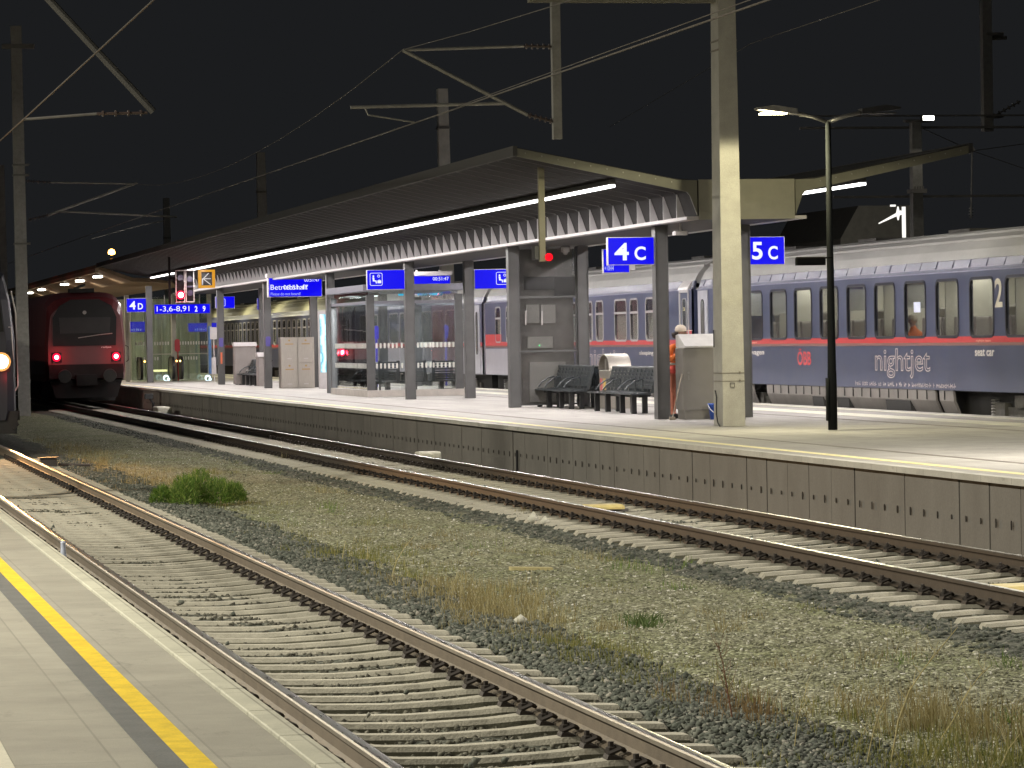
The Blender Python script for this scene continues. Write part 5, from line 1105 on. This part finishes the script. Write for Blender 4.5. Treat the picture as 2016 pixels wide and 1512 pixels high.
# right portal beyond the night train
M3 = thing('overhead_mast', 'grey mast beyond the night train with a bright white lamp on top', 'mast', (28.05, 86, -.3))
m = MB(); taper(m, 28.08, 86, -.4, 7.45, .34, .34, .24, .24); obj('shaft', m, galv, M3)
m = MB(); m.box(27.8, 28.45, 85.9, 86.1, 7.452, 7.52); m.box(27.9, 28.3, 85.8, 86.2, 5.66, 5.76)
for k in range(4): m.lathe((28.0+k*.07, 85.85, 5.76), [(.02,0),(.02,.07)], 6)
obj('bracket', m, galvdark, M3)
a = at(1825, 232, Y=85.8); m = MB(); m.prism([(a.x-.16,a.z-.08),(a.x+.18,a.z-.08),(a.x+.16,a.z+.06),(a.x-.16,a.z+.06)], 85.7, 85.85); lh = obj('floodlight', m, black, M3)
m = MB(); m.box(a.x-.13, a.x+.14, 85.68, 85.699, a.z-.06, a.z+.04); obj('lens', m, emi('flood lens', (1,.97,.8), 25.), lh)
area('flood_beam', (a.x, 85.6, a.z), 120, .3, (1,.95,.8), M3, rot=(math.radians(-70),0,0))
m = MB(); a = at(1575, 252, Y=86.3); m.box(a.x, 36, 86.25, 86.35, 7.31, 7.37); m.box(a.x, 36, 86.25, 86.35, 7.62, 7.66); tag(obj('cross_beam', m, galvdark), 'thin upper cross beam beyond the night train', 'beam')
m = MB(); a = at(1640, 386, Y=86.3); m.box(a.x, 36, 86.25, 86.31, 5.56, 5.62); tag(obj('cross_beam', m, galvdark), 'thin lower cross beam just above the night train roof', 'beam')
hr = thing('catenary_hanger', 'dark drop post hanging from above at the upper right edge', 'catenary support', (30.2, 86.6, 7.33))
m = MB(); taper(m, 30.2, 86.6, 7.25, 12.5, .25, .25, .24, .24); obj('drop_post', m, galv, hr)
m = MB(); a = at(1938, 68, Y=86.6); m.box(a.x, a.x+.45, 86.4, 86.8, a.z-.04, a.z+.04); m.tube([(30.3,86.6,a.z-.1),(30.75,86.6,a.z-.08)], .05); a = at(1938, 230, Y=86.6); m.box(a.x, a.x+.45, 86.4, 86.8, a.z-.03, a.z+.03); insul(m, (30.35,86.6,a.z), (31.1,86.6,a.z+.4), 6, .06); obj('bracket', m, galvdark, hr)
def wire(label, pts, r=.009, name='overhead_wire', m_=None):
    m = MB(); m.tube(pts, r, 5); return tag(obj(name, m, m_ or wire_m), label, 'wire')
def sag(a, b, d, n=10): a, b = Vector(a), Vector(b); return [a.lerp(b, i/n)-Vector((0,0,d*4*(i/n)*(1-i/n))) for i in range(n+1)]
wire('thicker contact wire running low over the far track', [(10.95, 4, 5.86), (10.58, 59.75, 5.87), (11.6, 123.3, 6.42), (10.8, 190, 6.3)], .013)
wire('fine messenger wire sagging high over the far track', sag((10.9, 2, 7.1), (10.40, 59.75, 7.12), .55)+sag((10.40, 59.75, 7.12), (11.9, 123.3, 7.74), .75)[1:], .007)
wire('contact wire rising steeply over the nearer track at upper left', [(3.9, 8, 5.72), (3.44, 52, 5.47), (3.3, 110, 5.6)], .010, m_=mat('dull wire', (.06,.056,.052), .8, 0, spec=.05))
wire('faint wire crossing the sky right of the concrete mast', [at(1200, 250, Y=95), at(1480, 85, Y=62), at(1760, -10, Y=45)], .006)
wire('second faint wire close above the contact wire of the far track', [(11.15, 4, 5.95), (10.95, 30, 6.02), (10.62, 56, 5.9)], .007)
tl = thing('line_hanger', 'thin hanging line with a small insulator above the night train roof', 'line hanger', (29.5, 88, 4.6)); a = at(1914, 297, Y=88); b = at(1912, 430, Y=88)
m = MB(); m.tube([a, b], .02, 6); insul(m, b+Vector((0,0,.3)), b, 4, .06); m.prism([(a.x-.08,a.z),(a.x+.08,a.z),(a.x,a.z+.16)], 87.97, 88.03); obj('line', m, mat('pale line', (.5,.48,.45), .5), tl)
wire('upper line spreading left and right from the hanging line', [at(1810, 250, Y=88), a, at(2040, 280, Y=88)], .012); wire('lower line running right from the hanging line', [a, at(2040, 340, Y=88)], .010)
# distant things above the night train
m = MB(); a = at(1690, 405, Y=140); b = at(1770, 405, Y=140); c = at(1655, 470, Y=140); m.prism([(c.x,c.z-5),(c.x,c.z),(a.x,a.z),(b.x+1.,a.z),(b.x+1.,c.z-5)], 140, 150); tag(obj('distant_building', m, mat('dark building', (.10,.095,.08), .8, var=.2)), 'dark sloping building beyond the night train', 'building')
area('building_light', (at(1740,420,Y=125).x, 125, 3.5), 500, .3, (1,.95,.85), None, rot=(math.radians(95),0,0)).name = 'building_fill_light'  # unseen light added to lift the building out of the dark
dl = thing('distant_lit_post', 'white lit post and bracket beyond the night train roof', 'lamp', (at(1779, 440, Y=110).x, 110, 0))
a = at(1779, 407, Y=110); b = at(1779, 462, Y=110); m = MB(); m.box(a.x-.05, a.x+.05, 109.95, 110.05, b.z, a.z); m.box(a.x-.05, a.x+.05, 109.96, 110.04, 0, b.z-.001); obj('post', m, emi('glowing white post', (1,.97,.9), 1.), dl)  # post glows by itself in place of lamplight falling on it
m = MB(); c = at(1768, 420, Y=110); m.lathe((c.x, 110, c.z), [(.02,-.22),(.07,0),(.02,.22)], 10); d = at(1757, 405, Y=110); m.box(d.x-.08, d.x+.08, 109.9, 110, d.z-.03, d.z+.03); m.tube([at(1730,440,Y=110), at(1760,425,Y=110), at(1775,418,Y=110)], .02, 6, .08); obj('bracket', m, emi('glowing white bracket', (1,.97,.9), 1.1), dl)  # bracket brightness is its own glow too, standing for lamplight
# ================================================================== TRACKSIDE THINGS
def balise(px, py, label):
    p = at(px, py, Z=-.10); t = thing('balise', label, 'track beacon', (p.x, p.y, -.2), 'yellow beacons between the far rails')
    m = MB(); m.cbox(p.x-.26, p.x+.26, p.y-.22, p.y+.22, -.16, -.10, .03); obj('body', m, mat('faded yellow plastic', (.62,.50,.20), .6, var=.2), t)
    m = MB(); m.box(p.x-.34, p.x+.34, p.y-.06, p.y+.06, -.2, -.161); obj('bracket', m, galvdark, t)
balise(1187, 993, 'pale yellow beacon plate between the rails near the middle of the far track'); balise(1975, 1152, 'pale yellow beacon plate between the far rails at the right edge')
p = at(95, 905, Z=-.05); m = MB(); m.cbox(p.x-.16, p.x+.16, p.y-.2, p.y+.2, -.25, -.02, .03); m.box(p.x-.2, p.x+.2, p.y-.23, p.y+.23, -.0195, .0); m.tube([(p.x+.2,p.y,-.15),(p.x+.8,p.y-.2,-.17)], .03, 6); tag(obj('track_box', m, mat('dark track box', (.07,.055,.05), .6)), 'small dark box lit red beside the nearer track', 'box')
p = at(845, 893, X=12.2); m = MB(); m.cbox(11.95, 12.4, p.y-.25, p.y+.25, -.25, p.z+.04, .03); m.box(12.15, 12.2, p.y-.6, p.y-.25, -.2, p.z); tag(obj('cable_box', m, pale_m), 'small pale cable box at the foot of the platform wall', 'box')
p = at(320, 802, X=12.4); m = MB(); m.cbox(12.1, 12.6, p.y-1.2, p.y+.4, -.25, p.z+.03, .04); tag(obj('cable_box', m, pale_m), 'low pale box behind the far rail near the red train', 'box')
p = at(302, 808, X=12.3); q_ = at(297, 780, X=12.3); m = MB(); m.tube([(12.3,p.y,p.z-.1),(12.3,p.y,p.z+.25),(12.2,p.y,q_.z-.1),(12.1,p.y,q_.z)], .05, 6, .03); m.cbox(12.0, 12.3, p.y-.1, p.y+.12, q_.z-.08, q_.z+.1, .03); tag(obj('track_signal', m, black), 'small dark bent post signal in front of the platform wall near the red train', 'signal')
p = at(1018, 905, X=12.83); m = MB(); m.tube([(12.83,p.y,-.3),(12.83,p.y,p.z+.17)], .022, 6); tag(obj('drain_pipe', m, black), 'short black pipe on the platform wall', 'pipe')
p = at(117, 1080, X=2.12); m = MB(); m.lathe((2.15, p.y, -.1), [(.03,0),(.033,.08),(.03,.55),(.02,.63),(.02,.68),(.024,.69),(.0,.70)], 10); tag(obj('marker_tube', m, mat('grey blue tube', (.42,.45,.55), .3), smooth=True), 'small grey blue tube end beside the near platform edge', 'tube')
a = at(1005, 1121, Z=-.2); b = at(1087, 1122, Z=-.2); m = MB(); m.add([(a.x,a.y-.05,-.24),(b.x,b.y-.05,-.24),(b.x,b.y+.09,-.24),(a.x,a.y+.09,-.24),(a.x,a.y-.05,-.175),(b.x,b.y-.05,-.175),(b.x,b.y+.09,-.175),(a.x,a.y+.09,-.175)], [(0,3,2,1),(4,5,6,7),(0,1,5,4),(1,2,6,5),(2,3,7,6),(3,0,4,7)]); tag(obj('wood_plank', m, mat('weathered board', (.42,.36,.18), .8, var=.2, stretch=(1,14,14))), 'short weathered board lying in the dry grass', 'plank')
for px, py, s_ in ((1050,1022,.10),(1073,1028,.085),(540,1117,.05),(1262,1120,.0),(1025,1222,.06)):
    if not s_: continue
    p = at(px, py, Z=-.18); V = OCT*RNG.uniform(.7,1.2,(6,1))*s_; me = npmesh('pale_stone', V, OCF); o = meshobj('pale_stone', me, mat('pale stone', (.55,.53,.45), .8)); o.location = (p.x, p.y, -.17)
    tag(o, 'pale loose stone %s' % ({1050:'left of two beside the far sleepers',1073:'right of two beside the far sleepers',540:'on the ballast left of the dry grass',1025:'on the ballast edge below the dry grass'}[px]), 'stone')
# ================================================================== PLANTS
ACC = {}
def blades(name, cx, cy, sx, sy, n, h0, h1, m, wd=.006, lean=.25, kind='stuff', clump=None, seedhead=0):
    if clump:
        k = RNG.integers(0, clump, n); ccx = RNG.normal(0, sx, clump); ccy = RNG.normal(0, sy, clump); bx = cx+ccx[k]+RNG.normal(0, .07, n); by = cy+ccy[k]+RNG.normal(0, .07, n)
    else: bx = cx+RNG.normal(0, sx, n); by = cy+RNG.normal(0, sy, n)
    h = (h0+(h1-h0)*RNG.random(n)**1.6*1.25)*np.exp(-(((bx-cx)/(sx*2.2))**2+((by-cy)/(sy*2.2))**2)*.5); bz = gz(bx, by)-.02
    a = RNG.uniform(0, 2*np.pi, n); ln = RNG.normal(0, lean, n)*h; dx, dy = np.cos(a)*ln, np.sin(a)*ln; ww = wd*RNG.uniform(.6, 1.3, n); px = np.ones(n)*.98; py = np.ones(n)*-.2
    P0 = np.stack([bx-px*ww, by-py*ww, bz], 1); P1 = np.stack([bx+px*ww, by+py*ww, bz], 1)
    P2 = np.stack([bx+dx*.35-px*ww*.8, by+dy*.35-py*ww*.8, bz+h*.55], 1); P3 = np.stack([bx+dx*.35+px*ww*.8, by+dy*.35+py*ww*.8, bz+h*.55], 1)
    P4 = np.stack([bx+dx, by+dy, bz+h], 1)
    V = np.stack([P0, P1, P2, P3, P4], 1).reshape(-1, 3); b = (np.arange(n)*5)[:, None]
    F = np.concatenate([b+np.array([[0,1,3]]), b+np.array([[0,3,2]]), b+np.array([[2,3,4]])])
    if kind: ACC.setdefault((name, m.name), []).append((V, F)); return None
    return meshobj(name, npmesh(name, V, F), m)
dry = island('dry grass', [(0,(.15,.12,.05)),(.4,(.27,.225,.10)),(.75,(.37,.32,.165)),(1,(.52,.47,.29))], thru=.45)
drygreen = island('greenish grass', [(0,(.09,.11,.025)),(.5,(.21,.215,.065)),(1,(.40,.36,.15))], thru=.45)
green = island('bush leaf', [(0,(.05,.10,.015)),(.5,(.11,.20,.03)),(.85,(.19,.28,.05)),(1,(.34,.38,.12))], .7, thru=.35)
redgrass = island('reddish dry grass', [(0,(.17,.11,.05)),(1,(.38,.28,.14))], thru=.45)
for px, py, sx, sy, n, h0, h1, mm in ((700,1100,.30,1.7,1500,.05,.17,drygreen),(930,1170,.34,1.4,2600,.05,.20,dry),(1000,1215,.30,1.1,1900,.05,.18,dry),(1180,1290,.25,.9,1300,.05,.15,drygreen),(1900,1430,.28,.7,1300,.08,.30,dry),(1990,1490,.4,.6,1500,.05,.2,drygreen),(1800,1505,.5,.35,1300,.04,.13,drygreen),(1440,1400,.14,.5,420,.08,.24,redgrass),
                                     (220,915,.35,5.,1500,.06,.22,dry),(300,955,.33,3.,1200,.05,.18,dry),(480,990,.4,2.5,1000,.04,.13,drygreen),(150,885,.3,6.,700,.08,.25,dry),(620,1060,.5,3.,1000,.03,.11,drygreen),(1560,1400,.5,1.2,600,.04,.12,drygreen),(1330,1350,.3,.8,500,.04,.14,drygreen),(880,1080,.6,2.5,900,.03,.10,dry),(1200,1180,.8,3.,700,.02,.07,drygreen),(1030,1012,.05,.25,90,.08,.2,dry),(660,905,.06,.6,70,.06,.2,dry),(1170,1012,.05,.4,160,.05,.11,green),(560,905,.06,1.2,90,.06,.22,dry),(1340,1075,.04,.3,50,.08,.22,dry)):
    p = at(px, py, Z=-.22); blades('dry_grass' if mm is dry else ('grass' if mm is drygreen else 'weeds'), p.x, p.y, sx*1.15, sy*1.15, int(n*.75), h0, h1, mm, .0025, .45, 'stuff', max(8, n//28))
for i in range(60):
    y_ = 17.*(75/17.)**RNG.random(); x_ = RNG.uniform(6.0, 8.8); mm = (dry, drygreen, dry, drygreen, green)[i % 5]
    blades('dry_grass' if mm is dry else ('grass' if mm is drygreen else 'weeds'), x_, y_, RNG.uniform(.04,.25), RNG.uniform(.1,.6), int(RNG.integers(25, 110)), .03, RNG.uniform(.07,.22), mm, .0022, .6, 'stuff', 6)
for (nm, mn), parts in ACC.items():                  # each kind of ground cover as one object
    off = 0; Vs = []; Fs = []
    for V, F in parts: Vs.append(V); Fs.append(F+off); off += len(V)
    o = meshobj(nm, npmesh(nm, np.concatenate(Vs), np.concatenate(Fs)), bpy.data.materials[mn]); o['kind'] = 'stuff'
# the green bush: many clumps of narrow leaves over stems
p = at(385, 990, Z=-.22); b = thing('bush', 'bushy bright green shrub growing in the gravel by the nearer track', 'bush', (p.x, p.y, -.24))
def bush_leaves(cx, cy):
    n = 8500; lob = [(-.48,.1,.30,.26),(-.18,-.1,.40,.44),(.10,.1,.40,.50),(.33,-.05,.38,.38),(.60,.1,.32,.30),(.0,.35,.4,.38)]
    k = RNG.integers(0, len(lob), n); L_ = np.array(lob)[k]; d = RNG.normal(size=(n,3)); d /= np.linalg.norm(d, axis=1, keepdims=True); d[:,2] = np.abs(d[:,2]); r = RNG.uniform(.45, 1.05, n)**.6
    P = np.stack([cx+L_[:,0]+d[:,0]*L_[:,2]*r*.62, cy+L_[:,1]*2+d[:,1]*L_[:,2]*r*1.2, -.22+d[:,2]*L_[:,3]*r], 1)
    ax = d*.5+RNG.normal(0, .45, (n,3)); ax[:,2] += .55; ax /= np.linalg.norm(ax, axis=1, keepdims=True); sd = np.cross(ax, RNG.normal(size=(n,3))); sd /= np.linalg.norm(sd, axis=1, keepdims=True)
    ln = RNG.uniform(.03, .08, (n,1)); wd = ln*.09
    V = np.stack([P-ax*ln*.5, P+sd*wd, P-sd*wd, P+ax*ln], 1).reshape(-1,3); q = (np.arange(n)*4)[:,None]; F = np.concatenate([q+np.array([[0,1,2]]), q+np.array([[1,3,2]])])
    V[:,0] -= cx; V[:,1] -= cy; V[:,2] += .24
    return meshobj('foliage', npmesh('foliage', V, F), green, b)
bush_leaves(p.x, p.y)
m = MB()
for i in range(26):
    a = RNG.uniform(0, 6.28); r = RNG.uniform(.1,.5); m.tube([(p.x+RNG.normal(0,.15),p.y+RNG.normal(0,.2),-.24),(p.x+r*.5*math.cos(a),p.y+r*math.sin(a),-.08),(p.x+r*math.cos(a),p.y+1.4*r*math.sin(a),RNG.uniform(.02,.24))], .006, 4, .002)
obj('stem', m, mat('green stem', (.09,.11,.03), .7), b)
def stalk(label, pts, r=.006, m_=None, branches=0, y=None):
    base = at(*pts[0], Z=-.24); P = [base]+[at(x, yy, Y=base.y) for x, yy in pts[1:]]
    t = thing('dry_stalk', label, 'weed', tuple(base)); m = MB()
    Q = []
    for i in range(len(P)-1):
        for k in range(4): Q.append(P[i].lerp(P[i+1], k/4))
    Q.append(P[-1]); m.tube(Q, r, 5, r*.35); obj('stem', m, m_ or straw, t)
    m = MB(); L = len(Q)
    for k in range(branches):
        i = int(L*(.35+.6*k/max(1,branches))); q0 = Q[min(i, L-2)]; s_ = 1 if k % 2 else -1; m.tube([q0, q0+Vector((s_*.03+RNG.normal(0,.01), RNG.normal(0,.03), .05)), q0+Vector((s_*.05, RNG.normal(0,.04), .10+RNG.uniform(0,.05)))], r*.4, 4, r*.15)
    if m.v: obj('twig', m, m_ or straw, t)
straw = mat('straw stalk', (.55,.46,.22), .7, var=.15); redstem = mat('red brown stalk', (.20,.09,.05), .7, var=.2)
stalk('tallest bent straw stalk in the gravel at lower right', [(1754,1500),(1768,1420),(1790,1360),(1820,1315),(1850,1278),(1885,1235)], .006, None, 6)
stalk('shorter straw stalk left of the tallest bent stalk', [(1705,1512),(1715,1460),(1730,1400),(1748,1370)], .005, None, 3)
stalk('thin straw stalk standing alone in the gravel left of the bent stalks', [(1563,1480),(1570,1420),(1578,1385),(1592,1345)], .004, None, 4)
stalk('pair of curved straw stems inside the tuft at lower right', [(1850,1458),(1875,1420),(1900,1370),(1925,1335),(1950,1310)], .005, None, 5)
stalk('straw stalk cut by the right edge of the view near the bottom', [(1970,1510),(1985,1475),(2008,1445)], .005, None, 0)
stalk('red brown branching dry weed beside the nearer track', [(1446,1435),(1434,1370),(1424,1310),(1413,1265)], .006, redstem, 14)
stalk('thin bent straw stalk above the dark ballast in mid view', [(770,1140),(780,1105),(795,1080),(815,1055)], .005, None, 2)
stalk('left of two thin upright straw stalks by the dark ballast', [(672,1110),(680,1065)], .005); stalk('right of two thin upright straw stalks by the dark ballast', [(722,1105),(724,1075)], .005)
p = at(1268, 1218, Z=-.22); gp = thing('low_weed', 'small low dark green plant in the gravel', 'weed', (p.x, p.y, -.24)); o = blades('leaves', p.x, p.y, .09, .28, 170, .04, .13, island('weed leaf', [(0,(.06,.10,.035)),(1,(.17,.22,.09))], thru=.35), .007, .9, None); o.parent = gp; o.location = (-p.x, -p.y, .24)
